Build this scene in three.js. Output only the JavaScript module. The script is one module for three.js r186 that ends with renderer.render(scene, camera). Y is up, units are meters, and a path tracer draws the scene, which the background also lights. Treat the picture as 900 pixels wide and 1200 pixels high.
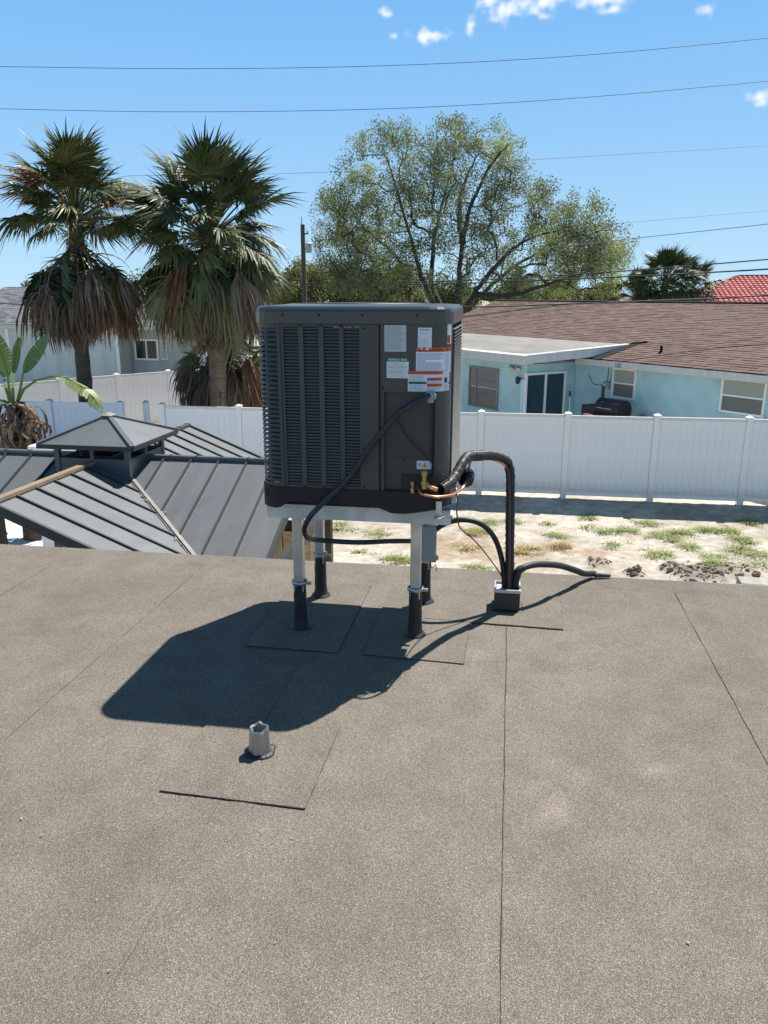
import * as THREE from 'three';
import { mergeGeometries } from 'three/addons/utils/BufferGeometryUtils.js';
import { RoundedBoxGeometry } from 'three/addons/geometries/RoundedBoxGeometry.js';

// ============================================================ camera, sky, sun, exposure
const scene = new THREE.Scene();
const EYE = 4.4, TILT = Math.atan(255 / 900), ROOF = 2.65;
const camera = new THREE.PerspectiveCamera(2 * Math.atan(600 / 900) * 180 / Math.PI, 0.75, 0.05, 3000);
camera.position.set(0, EYE, 0);
camera.rotation.set(-TILT, 0, 0);
scene.add(camera);

// everything in the yard lies along two directions: u (along the roof edge, to the right) and v (away from the viewer)
const TH = Math.atan(0.16), CT = Math.cos(TH), ST = Math.sin(TH);
const W = (u, v, y = 0) => new THREE.Vector3(u * CT + v * ST, y, u * ST - v * CT);
const EXPOSURE = 1.7, SUN = 5, SKY = 0.585;
const sunDir = new THREE.Vector3(0.305 * CT + 0.50 * ST, 1, 0.305 * ST - 0.50 * CT).normalize();
const sun = new THREE.DirectionalLight(new THREE.Color(1, 0.955, 0.88), SUN);
sun.position.copy(sunDir).multiplyScalar(120).add(new THREE.Vector3(0, 0, -20));
sun.target.position.set(0, 0, -20);
sun.castShadow = true;
sun.shadow.mapSize.set(4096, 4096);
Object.assign(sun.shadow.camera, { left: -45, right: 45, top: 45, bottom: -45, near: 1, far: 260 });
scene.add(sun, sun.target);

// ---- noise
const rng = (seed) => () => { seed = (seed + 0x6d2b79f5) | 0; let t = Math.imul(seed ^ (seed >>> 15), 1 | seed); t = (t + Math.imul(t ^ (t >>> 7), 61 | t)) ^ t; return ((t ^ (t >>> 14)) >>> 0) / 4294967296; };
const hash = (x, y, s = 0) => { let h = Math.imul(x | 0, 374761393) ^ Math.imul(y | 0, 668265263) ^ Math.imul(s | 0, 974634421); h = Math.imul(h ^ (h >>> 13), 1274126177); return ((h ^ (h >>> 16)) >>> 0) / 4294967296; };
const smooth = (t) => t * t * (3 - 2 * t);
function vnoise(x, y, s = 0, p = 0) {
  const ix = Math.floor(x), iy = Math.floor(y), fx = smooth(x - ix), fy = smooth(y - iy);
  const m = (a) => (p ? ((a % p) + p) % p : a), h = (a, b) => hash(m(a), m(b), s);
  return (h(ix, iy) * (1 - fx) + h(ix + 1, iy) * fx) * (1 - fy) + (h(ix, iy + 1) * (1 - fx) + h(ix + 1, iy + 1) * fx) * fy;
}
function fbm(x, y, s = 0, oct = 4, p = 0) { let a = 0.5, t = 0, n = 0; for (let i = 0; i < oct; i++) { t += a * vnoise(x, y, s + i, p); n += a; a *= 0.5; x *= 2; y *= 2; p *= 2; } return t / n; }
const clamp = (x, a = 0, b = 1) => Math.min(b, Math.max(a, x));
const sstep = (a, b, x) => smooth(clamp((x - a) / (b - a)));
const lerp = (a, b, t) => a + (b - a) * t;

// ---- pixel helpers: a point of the photograph (900 x 1200) met with a plane of the place
function rayOf(x, y) { const a = (x - 450) / 900, b = (y - 600) / 900, c = Math.cos(TILT), s = Math.sin(TILT); return new THREE.Vector3(a, -(b * c + s), -(c - b * s)); }
const eye = new THREE.Vector3(0, EYE, 0);
function P(x, y, v) { const r = rayOf(x, y), d = r.x * ST - r.z * CT; return r.multiplyScalar(v / d).add(eye); }       // at distance v
function Gd(x, y, Y = 0) { const r = rayOf(x, y); return r.multiplyScalar((Y - EYE) / r.y).add(eye); }                  // at height Y
const uvOf = (p) => [p.x * CT + p.z * ST, p.x * ST - p.z * CT];

// ---- the sky: air and a few small fair-weather clouds
{
  const w = 4096, h = 2048, data = new Float32Array(w * h * 4);
  const clouds = [[592, 9, 22, 10], [632, 7, 18, 9], [575, 4, 12, 6], [700, 1, 26, 4.5], [714, 13, 9, 3.5], [494, 44, 12, 6], [508, 42, 12, 5], [552, 31, 5, 8], [449, 16, 7, 4.5], [462, 43, 4, 3], [828, 13, 7, 5.5], [894, 115, 10, 7], [912, 112, 14, 8], [660, -2, 24, 5]]
    .map(([x, y, rx, ry]) => { const d = rayOf(x, y).normalize(); return { a: Math.atan2(d.z, d.x), e: Math.asin(d.y), rx: rx / 900, ry: ry / 900, n: 1 }; });
  const R = rng(77);
  for (let k = 0; k < 46; k++) {                                        // the same kind of clouds all round
    const a = R() * Math.PI * 2 - Math.PI, e = 0.22 + R() * 0.75, n = 2 + (R() * 4 | 0);
    if (Math.abs(a + Math.PI / 2) < 0.62 && e < 0.36) continue;
    for (let i = 0; i < n; i++) clouds.push({ a: a + (R() - 0.5) * 0.08, e: e + (R() - 0.5) * 0.02, rx: 0.012 + R() * 0.03, ry: 0.006 + R() * 0.012 });
  }
  const mask = new Float32Array(w * h);
  for (const c of clouds) {
    const ce = Math.cos(c.e), col = (c.a / (2 * Math.PI) + 0.5) * w, row = (c.e / Math.PI + 0.5) * h, dx = c.rx / ce / (2 * Math.PI) * w * 2, dy = c.ry / Math.PI * h * 2;
    for (let y = Math.floor(row - dy); y <= row + dy; y++) for (let x = Math.floor(col - dx); x <= col + dx; x++) {
      const q = Math.hypot((x - col) / dx * 2, (y - row) / dy * 2), xx = ((x % w) + w) % w;
      const f = clamp((1.05 - q * 0.8 + (fbm(x * 0.15, y * 0.22, 5, 5) - 0.5) * 2.1) * 0.72), i = y * w + xx;
      if (y >= 0 && y < h) mask[i] = Math.max(mask[i], smooth(f) * 0.95);
    }
  }
  for (let y = 0; y < h; y++) {
    const e = ((y + 0.5) / h - 0.5) * Math.PI, up = Math.sin(e);
    for (let x = 0; x < w; x++) {
      const i = (y * w + x) * 4, az = ((x + 0.5) / w - 0.5) * 2 * Math.PI;
      const c = Math.cos(az) * Math.cos(e) * sunDir.x + up * sunDir.y + Math.sin(az) * Math.cos(e) * sunDir.z;
      const t = 1 - Math.exp(-Math.max(0, up) * 4.2);                   // 0 at the horizon, 1 high up
      let r = lerp(0.56, 0.085, t), g = lerp(0.83, 0.40, t), b = lerp(1.0, 0.93, t);
      const z = sstep(0.24, 0.8, up), gl = Math.pow(Math.max(0, c), 8) * 0.3;
      r = r * (1 - z * 0.5) + gl * 0.5; g = g * (1 - z * 0.68) + gl * 0.55; b = b * (1 - z * 0.74) + gl * 0.5;
      const m = mask[y * w + x];
      if (up <= 0) { r = 0.42; g = 0.44; b = 0.45; }
      data[i] = lerp(r, 1.05, m) * SKY; data[i + 1] = lerp(g, 1.08, m) * SKY; data[i + 2] = lerp(b, 1.12, m) * SKY; data[i + 3] = 1;
    }
  }
  const t = new THREE.DataTexture(data, w, h, THREE.RGBAFormat, THREE.FloatType);
  t.mapping = THREE.EquirectangularReflectionMapping; t.magFilter = THREE.LinearFilter; t.needsUpdate = true;
  scene.background = t; scene.environment = t;
}
const renderer = new THREE.WebGLRenderer({ antialias: true });
renderer.toneMapping = THREE.LinearToneMapping;
renderer.toneMappingExposure = EXPOSURE;
renderer.shadowMap.enabled = true;

// ============================================================ materials
function tex(size, metres, fn) {                                         // linear multiplier texture, tiles
  const d = new Uint8Array(size * size * 4);
  for (let y = 0; y < size; y++) for (let x = 0; x < size; x++) { const c = fn(x / size, y / size, x, y), i = (y * size + x) * 4; for (let k = 0; k < 3; k++) d[i + k] = clamp(Array.isArray(c) ? c[k] : c) * 255; d[i + 3] = 255; }
  const t = new THREE.DataTexture(d, size, size); t.wrapS = t.wrapT = THREE.RepeatWrapping; t.magFilter = THREE.LinearFilter; t.repeat.set(1 / metres[0], 1 / (metres[1] ?? metres[0])); t.needsUpdate = true; return t;
}
const grime = tex(512, [2.3], (x, y) => 0.74 + 0.26 * fbm(x * 6, y * 6, 3, 5, 6));
const grimeFine = tex(512, [0.9], (x, y) => { const a = fbm(x * 8, y * 8, 9, 5, 8); return 0.62 + 0.38 * a + (a > 0.62 ? 0.08 : 0); });
const streak = tex(512, [2.6, 1.6], (x, y) => 0.78 + 0.22 * fbm(x * 28, y * 3, 13, 4, 0) - 0.12 * sstep(0.55, 0.8, fbm(x * 7, y * 5, 17, 4, 7)));
const stucco = tex(512, [1.1], (x, y) => fbm(x * 40, y * 40, 21, 3, 40));
const barkT = tex(512, [0.8], (x, y) => 0.35 + 0.65 * fbm(x * 10, y * 26, 31, 4, 0));
const granules = (() => {
  const R = rng(5), n = 2048, base = new Float32Array(n * n);
  return tex(n, [2.7], (x, y) => {
    const r = R(), q = fbm(x * 24, y * 24, 41, 3, 24) * 0.3 + 0.85;
    let c = r < 0.3 ? [0.045, 0.04, 0.036] : r < 0.62 ? [0.095, 0.084, 0.071] : r < 0.88 ? [0.15, 0.134, 0.114] : r < 0.98 ? [0.25, 0.228, 0.2] : [0.45, 0.43, 0.4];
    return [c[0] * q * 1.21, c[1] * q * 1.155, c[2] * q * 1.095];
  });
})();
const leafT = null;
const mat = (r, g, b, rough = 0.8, extra = {}) => new THREE.MeshStandardMaterial({ color: new THREE.Color().setRGB(r, g, b), roughness: rough, side: THREE.DoubleSide, ...extra });
const M = {
  cap: mat(1, 1, 1, 0.93, { map: granules, bumpMap: granules, bumpScale: 0.0012, vertexColors: true }),
  capPad: mat(0.97, 0.97, 0.96, 0.93, { map: granules, bumpMap: granules, bumpScale: 0.0012 }),
  bitumen: mat(0.018, 0.017, 0.016, 0.55),
  sand: mat(1, 1, 1, 0.97, { vertexColors: true, map: grimeFine, bumpMap: grimeFine, bumpScale: 0.01 }),
  grassBlade: mat(1, 1, 1, 0.8),
  soil: mat(0.10, 0.08, 0.065, 0.95),
  vinyl: mat(0.88, 0.88, 0.875, 0.42, { map: tex(512, [2.2], (x, y) => { const k = 0.92 + 0.08 * fbm(x * 5, y * 5, 51, 4, 5), d = (1 - sstep(0.05, 0.2, y + 0.12 * (fbm(x * 16, y * 6, 53, 3) - 0.5))) * 0.22, s = sstep(0.6, 0.75, fbm(x * 40, y * 3, 54, 3)) * 0.05; return [k * (1 - d * 0.8) - s, k * (1 - d) - s, k * (1 - d * 1.25) - s]; }) }),
  vinylShade: mat(0.60, 0.65, 0.74, 0.45),  // white vinyl with bluish shade mixed into its colour
  acPaint: mat(0.052, 0.053, 0.053, 0.42, { map: tex(256, [0.5], (x, y) => 0.86 + 0.14 * fbm(x * 5, y * 5, 61, 4, 5)) }),
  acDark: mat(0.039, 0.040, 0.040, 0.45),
  acBlack: mat(0.008, 0.008, 0.009, 0.5),
  acFin: mat(0.02, 0.022, 0.025, 0.5),
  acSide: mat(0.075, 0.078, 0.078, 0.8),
  panBlack: mat(0.006, 0.006, 0.007, 0.65), railAlu: mat(0.66, 0.65, 0.62, 0.5, { map: grimeFine }), lidPaint: mat(0.045, 0.049, 0.052, 0.26), copperDark: mat(0.10, 0.055, 0.042, 0.5),
  alu: mat(0.66, 0.64, 0.61, 0.34, { metalness: 0.6, map: grimeFine }),
  steel: mat(0.42, 0.42, 0.42, 0.38, { metalness: 0.8 }),
  sleeve: mat(0.022, 0.021, 0.021, 0.5, { map: grimeFine, bumpMap: grimeFine, bumpScale: 0.004 }),
  panBox: mat(0.055, 0.04, 0.034, 0.55, { map: grimeFine }),
  sealant: mat(0.62, 0.62, 0.60, 0.5),
  rubber: mat(0.015, 0.015, 0.016, 0.55, { bumpMap: grimeFine, bumpScale: 0.004 }),
  whip: mat(0.014, 0.02, 0.034, 0.45),
  copper: mat(0.72, 0.33, 0.2, 0.35, { metalness: 0.85 }),
  brass: mat(0.42, 0.29, 0.11, 0.38, { metalness: 0.85 }),
  boxGrey: mat(0.30, 0.31, 0.32, 0.5),
  lead: mat(0.46, 0.46, 0.45, 0.34, { metalness: 0.75, map: grimeFine, bumpMap: grimeFine, bumpScale: 0.006 }),
  roofMetal: mat(0.15, 0.16, 0.168, 0.46, { metalness: 0.15, map: streak }),
  roofMetalB: mat(0.135, 0.143, 0.15, 0.5, { metalness: 0.15, map: streak }),
  ribMetal: mat(0.115, 0.12, 0.128, 0.4, { metalness: 0.2 }),
  ribDark: mat(0.03, 0.032, 0.034, 0.5),
  orangeCap: mat(0.31, 0.215, 0.14, 0.5, { map: grimeFine }),  // tan-orange, for the front ridge cap alone
  valleyCap: mat(0.27, 0.25, 0.235, 0.5, { map: grimeFine }),
  brownPost: mat(0.07, 0.05, 0.042, 0.6),
  litter: mat(0.34, 0.29, 0.22, 0.9),
  wood: mat(0.62, 0.46, 0.29, 0.7, { map: barkT }),
  navy: mat(0.05, 0.07, 0.1, 0.6),
  white: mat(0.82, 0.82, 0.82, 0.5),
  concrete: mat(0.36, 0.335, 0.29, 0.9, { map: grimeFine }),
  patio: mat(0.62, 0.61, 0.59, 0.8, { map: grimeFine }),
  turquoise: mat(0.45, 0.70, 0.73, 0.8, { map: grime, bumpMap: stucco, bumpScale: 0.006 }),
  trimWhite: mat(0.62, 0.62, 0.61, 0.6, { map: streak }),
  flatRoof: mat(0.245, 0.235, 0.215, 0.8, { map: tex(512, [3.1], (x, y) => 0.55 + 0.45 * fbm(x * 5, y * 9, 71, 5, 0)) }),
  shingle: mat(1, 1, 1, 0.92, { vertexColors: true }),
  flatBlack: mat(0.006, 0.006, 0.006, 1),
  frameWhite: mat(0.80, 0.80, 0.76, 0.5),
  frameGrey: mat(0.2, 0.21, 0.21, 0.5),
  blind: mat(0.33, 0.35, 0.30, 0.8),
  glassDark: mat(0.02, 0.028, 0.032, 0.06, { }),
  glassTeal: mat(0.025, 0.06, 0.075, 0.06, { }),
  roomDark: mat(0.03, 0.035, 0.035, 0.9),
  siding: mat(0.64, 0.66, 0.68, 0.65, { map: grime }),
  sidingShade: mat(0.42, 0.44, 0.465, 0.65, { map: grime }),  // siding again, darkened: the shade of the recess is in the colour
  redTile: mat(0.40, 0.075, 0.07, 0.6, { vertexColors: true }),
  iron: mat(0.016, 0.017, 0.02, 0.5),
  palmTrunk: mat(0.24, 0.18, 0.13, 0.95, { map: barkT, bumpMap: barkT, bumpScale: 0.03 }),
  palmTrunkDark: mat(0.105, 0.088, 0.076, 0.95, { map: barkT, bumpMap: barkT, bumpScale: 0.03 }),
  boot: mat(0.12, 0.08, 0.055, 0.95),
  oakBark: mat(0.085, 0.072, 0.06, 0.95, { map: barkT, bumpMap: barkT, bumpScale: 0.03 }),
  pole: mat(0.10, 0.085, 0.075, 0.9),
  wire: mat(0.02, 0.021, 0.025, 0.6),
  wireGrey: mat(0.16, 0.17, 0.18, 0.5),
  paradise: mat(0.085, 0.15, 0.028, 0.42),
  paradiseTorn: mat(0.16, 0.20, 0.055, 0.45),
  paradiseDead: mat(0.3, 0.2, 0.12, 0.85, { map: barkT }),
  paradiseDeadDark: mat(0.13, 0.085, 0.06, 0.9, { map: barkT }),
  wall: mat(0.6, 0.58, 0.54, 0.85),
};
const frondMats = [mat(0.05, 0.072, 0.02, 0.55), mat(0.075, 0.095, 0.026, 0.5), mat(0.036, 0.058, 0.017, 0.55), mat(0.10, 0.105, 0.03, 0.5)];
const deadMats = [mat(0.135, 0.095, 0.066, 0.85), mat(0.10, 0.066, 0.044, 0.85), mat(0.17, 0.13, 0.095, 0.85), mat(0.145, 0.07, 0.035, 0.85)];
const rustFrond = mat(0.30, 0.13, 0.05, 0.7), yellowFrond = mat(0.30, 0.24, 0.03, 0.6);

// ============================================================ geometry and scene helpers
const V3 = (x, y, z) => new THREE.Vector3(x, y, z);
function metreUV(g) {                                                    // uv in metres, by the way each face looks
  if (g.index) g = g.toNonIndexed();
  const p = g.attributes.position, n = p.count, uv = new Float32Array(n * 2), a = V3(), b = V3(), c = V3();
  for (let i = 0; i < n; i += 3) {
    a.fromBufferAttribute(p, i); b.fromBufferAttribute(p, i + 1).sub(a); c.fromBufferAttribute(p, i + 2).sub(a); b.cross(c);
    const x = Math.abs(b.x), y = Math.abs(b.y), z = Math.abs(b.z);
    for (let k = 0; k < 3; k++) {
      const X = p.getX(i + k), Y = p.getY(i + k), Z = p.getZ(i + k), o = (i + k) * 2;
      if (y >= x && y >= z) { uv[o] = X; uv[o + 1] = Z; } else if (x > z) { uv[o] = Z; uv[o + 1] = Y; } else { uv[o] = X; uv[o + 1] = Y; }
    }
  }
  g.setAttribute('uv', new THREE.BufferAttribute(uv, 2));
  return g;
}
function merge(list) {
  const out = list.map((g) => { const h = g.index ? g.toNonIndexed() : g; for (const k of Object.keys(h.attributes)) if (!['position', 'normal', 'uv', 'color'].includes(k)) h.deleteAttribute(k); return h; });
  return out.length === 1 ? out[0] : mergeGeometries(out);
}
function mesh(name, geos, material, parent, { uv = 'metre', label, kind } = {}) {
  let g = Array.isArray(geos) ? merge(geos) : geos;
  if (uv === 'metre') g = metreUV(g);
  const m = new THREE.Mesh(g, material); m.name = name; m.castShadow = m.receiveShadow = true;
  if (label) m.userData.label = label; if (kind) m.userData.kind = kind;
  if (parent) parent.add(m);
  return m;
}
function share(name, src, parent) { const m = new THREE.Mesh(src.geometry, src.material); m.name = name; m.castShadow = m.receiveShadow = true; parent.add(m); return m; }
const taken = {};
const numbered = (n) => { const k = taken[n] = (taken[n] ?? -1) + 1; return k ? n + '_' + String(k).padStart(3, '0') : n; };
function thing(name, label, category, pos = V3(0, 0, 0), turn = 0, group) {
  const o = new THREE.Group(); o.name = numbered(name); o.position.copy(pos); o.rotation.y = turn; scene.add(o);
  o.userData = { label, category }; if (group) o.userData.group = group; return o;
}
const AT = (u, v, y) => W(u, v, y);                                       // with turn = -TH: local x = u, local z = -v
function struct(name, geos, material, parent = scene, opt = {}) { const m = mesh(parent === scene ? numbered(name) : name, geos, material, parent, opt); if (parent === scene) m.userData.kind = 'structure'; return m; }
const bx = (w, h, d, x = 0, y = 0, z = 0) => new THREE.BoxGeometry(w, h, d).translate(x, y, z);
const rbx = (w, h, d, x = 0, y = 0, z = 0, r = 0.004) => new RoundedBoxGeometry(w, h, d, 2, Math.min(r, w / 2.01, h / 2.01, d / 2.01)).translate(x, y, z);
const cyl = (r0, r1, h, x = 0, y = 0, z = 0, n = 14) => new THREE.CylinderGeometry(r1, r0, h, n).translate(x, y, z);
function bar(p, q, w, h, up = V3(0, 1, 0)) {                              // a box from p to q
  const d = q.clone().sub(p), L = d.length(), x = d.clone().normalize(), z = x.clone().cross(up).normalize(), y = z.clone().cross(x);
  return new THREE.BoxGeometry(L, h, w).applyMatrix4(new THREE.Matrix4().makeBasis(x, y, z).setPosition(p.clone().add(q).multiplyScalar(0.5)));
}
const rod = (p, q, r, n = 8, r1 = r) => { const d = q.clone().sub(p), L = d.length(); return new THREE.CylinderGeometry(r1, r, L, n).applyQuaternion(new THREE.Quaternion().setFromUnitVectors(V3(0, 1, 0), d.normalize())).translate((p.x + q.x) / 2, (p.y + q.y) / 2, (p.z + q.z) / 2); };
const tube = (pts, r, seg = 40, n = 10) => new THREE.TubeGeometry(new THREE.CatmullRomCurve3(pts, false, 'centripetal'), seg, r, n);
function geo(pos, color) { const g = new THREE.BufferGeometry(); g.setAttribute('position', new THREE.BufferAttribute(new Float32Array(pos), 3)); if (color) g.setAttribute('color', new THREE.BufferAttribute(new Float32Array(color), 3)); g.setAttribute('uv', new THREE.BufferAttribute(new Float32Array(pos.length / 3 * 2), 2)); g.computeVertexNormals(); return g; }
function slab(pts, thick) {                                               // a flat polygon (fan) given thickness below its face
  const n = pts[1].clone().sub(pts[0]).cross(pts[2].clone().sub(pts[0])).normalize(); if (n.y < 0) n.negate();
  const lo = pts.map((p) => p.clone().addScaledVector(n, -thick)), out = [], t = (a, b, c) => out.push(...a.toArray(), ...b.toArray(), ...c.toArray());
  for (let i = 1; i < pts.length - 1; i++) { t(pts[0], pts[i], pts[i + 1]); t(lo[0], lo[i + 1], lo[i]); }
  for (let i = 0; i < pts.length; i++) { const j = (i + 1) % pts.length; t(pts[i], lo[i], lo[j]); t(pts[i], lo[j], pts[j]); }
  return geo(out);
}
function tapered(pts, radii, n = 7, wob = 0, R = Math.random) {           // a tapering limb through points
  const pos = [], rings = [];
  for (let i = 0; i < pts.length; i++) {
    const t = pts[Math.min(i + 1, pts.length - 1)].clone().sub(pts[Math.max(i - 1, 0)]).normalize(), a = (Math.abs(t.y) < 0.9 ? V3(0, 1, 0) : V3(1, 0, 0)).cross(t).normalize(), b = t.clone().cross(a), ring = [];
    for (let k = 0; k < n; k++) { const f = k / n * 6.28318, r = radii[i] * (1 + wob * (R() - 0.5)); ring.push(pts[i].clone().addScaledVector(a, Math.cos(f) * r).addScaledVector(b, Math.sin(f) * r)); }
    rings.push(ring);
  }
  for (let i = 0; i < rings.length - 1; i++) for (let k = 0; k < n; k++) { const j = (k + 1) % n, A = rings[i], B = rings[i + 1]; for (const p of [A[k], A[j], B[j], A[k], B[j], B[k]]) pos.push(p.x, p.y, p.z); }
  const g = geo(pos); return g;
}

// ============================================================ our flat roof: cap sheets lapped side by side, patches, seams
const NEAR = -4.2, EDGE = 4.8;
{
  const root = new THREE.Group(); root.name = 'flat_roof'; root.position.copy(AT(0, 0, ROOF)); root.rotation.y = -TH; root.userData = { kind: 'structure' }; scene.add(root);
  const scuffs = [[655, 940, .05, .32], [735, 628, .1, .3], [650, 905, .12, .16], [590, 820, .1, .14], [560, 770, .08, .18], [690, 800, .16, .14], [640, 960, .06, .25], [470, 870, .1, .08], [700, 1050, .14, -.1], [440, 1080, .2, -.08], [160, 1000, .25, -.08], [800, 760, .2, .1], [260, 800, .1, .1], [100, 700, .3, -.07], [770, 905, .05, .3]].map(([x, y, r, k]) => [...uvOf(Gd(x, y, ROOF)), r, k]);
  const stain = (u, v) => {
    let c = 0.97 + 0.24 * (fbm(u * 0.8 + 7, v * 0.8 + 3, 81, 4) - 0.5) + 0.22 * (fbm(u * 4, v * 4, 82, 3) - 0.5);
    for (const [a, b, r, k] of scuffs) { const d = Math.hypot(u - a, v - b) / r; if (d < 1.4) c += k * (1 - sstep(0.2, 1.4, d + 0.9 * (fbm(u * 14, v * 14, 85, 2) - 0.5))); }
    const ring = Math.abs(fbm(u * 0.55 + 3, v * 0.55, 86, 3) - 0.5); c -= 0.07 * (1 - sstep(0.0, 0.02, ring));
    c += 0.05 * sstep(0.62, 0.75, fbm(u * 2.2, v * 2.2, 83, 3));
    return c;
  };
  const sheet = (u0, u1, v0, v1, y0, y1, lip = 0, step = 0.06) => {                // lifted at its left lap by y0, lying at y1 on the right
    const nu = Math.max(2, Math.round((u1 - u0) / step)), nv = Math.round((v1 - v0) / step), g = new THREE.PlaneGeometry(1, 1, nu, nv), p = g.attributes.position, col = new Float32Array(p.count * 3), uv = new Float32Array(p.count * 2);
    for (let i = 0; i < p.count; i++) {
      const a = p.getX(i) + 0.5, b = p.getY(i) + 0.5, u = lerp(u0, u1, a), v = lerp(v0, v1, b);
      p.setXYZ(i, u, lerp(y0, y1, sstep(0, 0.12, a)) - (lip && b < 1e-6 ? 0.009 : 0) - (!lip && a < 1e-6 ? 0.0042 : 0) + 0.005 * (fbm(u * 1.6, v * 1.6, 84, 3) - 0.5), -v);
      const c = stain(u, v); col[i * 3] = c * 1.005; col[i * 3 + 1] = c; col[i * 3 + 2] = c * 0.99; uv[i * 2] = u; uv[i * 2 + 1] = v;
    }
    g.setAttribute('color', new THREE.BufferAttribute(col, 3)); g.setAttribute('uv', new THREE.BufferAttribute(uv, 2)); g.computeVertexNormals(); return g;
  };
  const seams = []; for (let i = -6; i <= 6; i++) seams.push(0.056 + i * 1.008);
  const R = rng(9);
  for (let i = 0; i < seams.length - 1; i++) {
    mesh('roof_sheet', sheet(seams[i] - 0.004, seams[i + 1] + 0.03, NEAR, EDGE - 0.2, 0.0024, -0.001), M.cap, root, { uv: 'keep' });
    const pts = []; for (let v = NEAR; v <= EDGE - 0.2; v += 0.05) pts.push(V3(seams[i] - 0.006 + (R() - 0.5) * 0.003 + 0.006 * (fbm(v * 2, i, 90, 2) - 0.5), 0.001 + 0.005 * (fbm(seams[i] * 1.6, v * 1.6, 84, 3) - 0.5), -v));
    mesh('bitumen_seam', tapered(pts, pts.map((p) => (seams[i] < -0.5 ? 0.0005 : seams[i] > 0.5 ? 0.0009 : 0.0016) * (0.35 + 1.5 * fbm(p.z * 5, i * 7, 88, 3) ** 1.5 * 1.6)), 5), M.bitumen, root);
  }
  mesh('edge_strip', sheet(-6.15, 6.15, EDGE - 0.24, EDGE, 0.0042, 0.0042, 1), M.cap, root, { uv: 'keep' });
  // patches under the stand's legs, the vent and the pitch pan
  const edgeBead = (pts, r) => { const out = []; for (let i = 0; i < pts.length - 1; i++) { const n = Math.ceil(pts[i].distanceTo(pts[i + 1]) / 0.03); for (let k = 0; k <= n; k++) out.push(pts[i].clone().lerp(pts[i + 1], k / n).add(V3((R() - 0.5) * 0.004, 0, (R() - 0.5) * 0.004))); } return tube(out, r, out.length * 2, 5); };
  const pad = (u0, u1, v0, v1, skew, y, strong) => {
    const q = [V3(u0, y, -v0), V3(u1, y, -(v0 + skew)), V3(u1 + 0.01, y, -v1), V3(u0, y, -v1)];
    const m = mesh('roof_patch', slab(q, 0.0055), M.capPad, root);
    mesh('patch_edge', [edgeBead([q[0], q[1]].map((p) => p.clone().setY(y - 0.003)), strong), edgeBead([q[1], q[2]].map((p) => p.clone().setY(y - 0.003)), 0.0013), edgeBead([q[3], q[0]].map((p) => p.clone().setY(y - 0.003)), 0.0008)], M.bitumen, m);
  };
  pad(-1.28, -0.795, 3.475, 4.42, -0.01, 0.0068, 0.0012);
  pad(-0.66, -0.156, 3.468, 4.42, -0.025, 0.0068, 0.0012);
  pad(-1.193, -0.643, 2.263, 2.78, -0.015, 0.0068, 0.002);
  pad(-0.40, 0.353, 3.955, 4.40, -0.025, 0.0088, 0.0014);
  // the building below
  struct('house_wall', [bx(12, ROOF - 0.2, 0.2, 0, (ROOF - 0.2) / 2, -(EDGE - 0.45)), bx(0.2, ROOF - 0.2, 8.4, -5.9, (ROOF - 0.2) / 2, -0.25), bx(0.2, ROOF - 0.2, 8.4, 5.9, (ROOF - 0.2) / 2, -0.25)].map((g) => g.translate(0, -ROOF, 0)), M.wall, root);
  struct('roof_deck', bx(12.3, 0.16, EDGE - NEAR - 0.01, 0, -0.094, -(EDGE + NEAR) / 2), M.wall, root);
  struct('drip_edge', bx(12.3, 0.12, 0.006, 0, -0.058, -EDGE - 0.004), M.steel, root);
}

// ============================================================ the yard
const soilAt = [[702, 660, 0.26], [742, 670, 0.2], [800, 668, 0.42], [832, 671, 0.6], [852, 667, 0.5], [815, 676, 0.38]].map(([x, y, r]) => [...uvOf(Gd(x, y, -0.1)), r]);
const deadAt = [[520, 636, 0.8], [560, 634, 0.7], [600, 648, 0.9], [655, 640, 0.5], [575, 650, 0.6], [520, 650, 0.5], [700, 648, 0.4]].map(([x, y, r]) => [...uvOf(Gd(x, y, -0.1)), r]);
const greenAt = [[640, 612, .35], [690, 617, .5], [705, 620, .45], [735, 622, .6], [780, 628, .7], [800, 624, .5], [830, 620, .6], [850, 622, .7], [870, 632, .6], [810, 640, .5], [770, 650, .6], [880, 648, .6], [890, 660, .5], [840, 650, .5], [560, 622, .5], [545, 640, .4], [610, 643, .7], [660, 640, .5], [460, 655, .6], [400, 618, .7], [440, 622, .5], [420, 645, .3], [565, 665, .5], [575, 612, .4], [545, 607, .4], [600, 610, .4], [720, 636, .5], [755, 612, .5], [880, 612, .5], [690, 605, .4], [860, 640, .5], [835, 662, .4], [500, 620, .4], [520, 607, .4], [650, 626, .4]].map(([x, y, r]) => [...uvOf(Gd(x, y, -0.1)), r * 0.72]);
const near = (list, u, v, wob = 0.5) => { let m = -9; for (const [a, b, r] of list) { const q = 1 - Math.hypot((u - a) / r, (v - b) / (r * 1.0)) ; m = Math.max(m, q); } return clamp(m * 1.6 + (fbm(u * 5, v * 5, 95, 3) - 0.5) * wob * 2.4 * (m > -0.4 ? 1 : 0)); };
function yardY(u, v) {
  let y = -0.13 * (1 - sstep(15.9, 17.0, v)) + 0.035 * (fbm(u * 1.3, v * 1.3, 91, 4) - 0.5) + 0.03 * (fbm(u * 6, v * 6, 92, 3) - 0.5);
  y += 0.10 * near(soilAt, u, v, 0.3) * (0.6 + 0.6 * fbm(u * 7, v * 7, 93, 3));
  return v > 17.0 ? Math.min(y, 0.005) : y;
}
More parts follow.
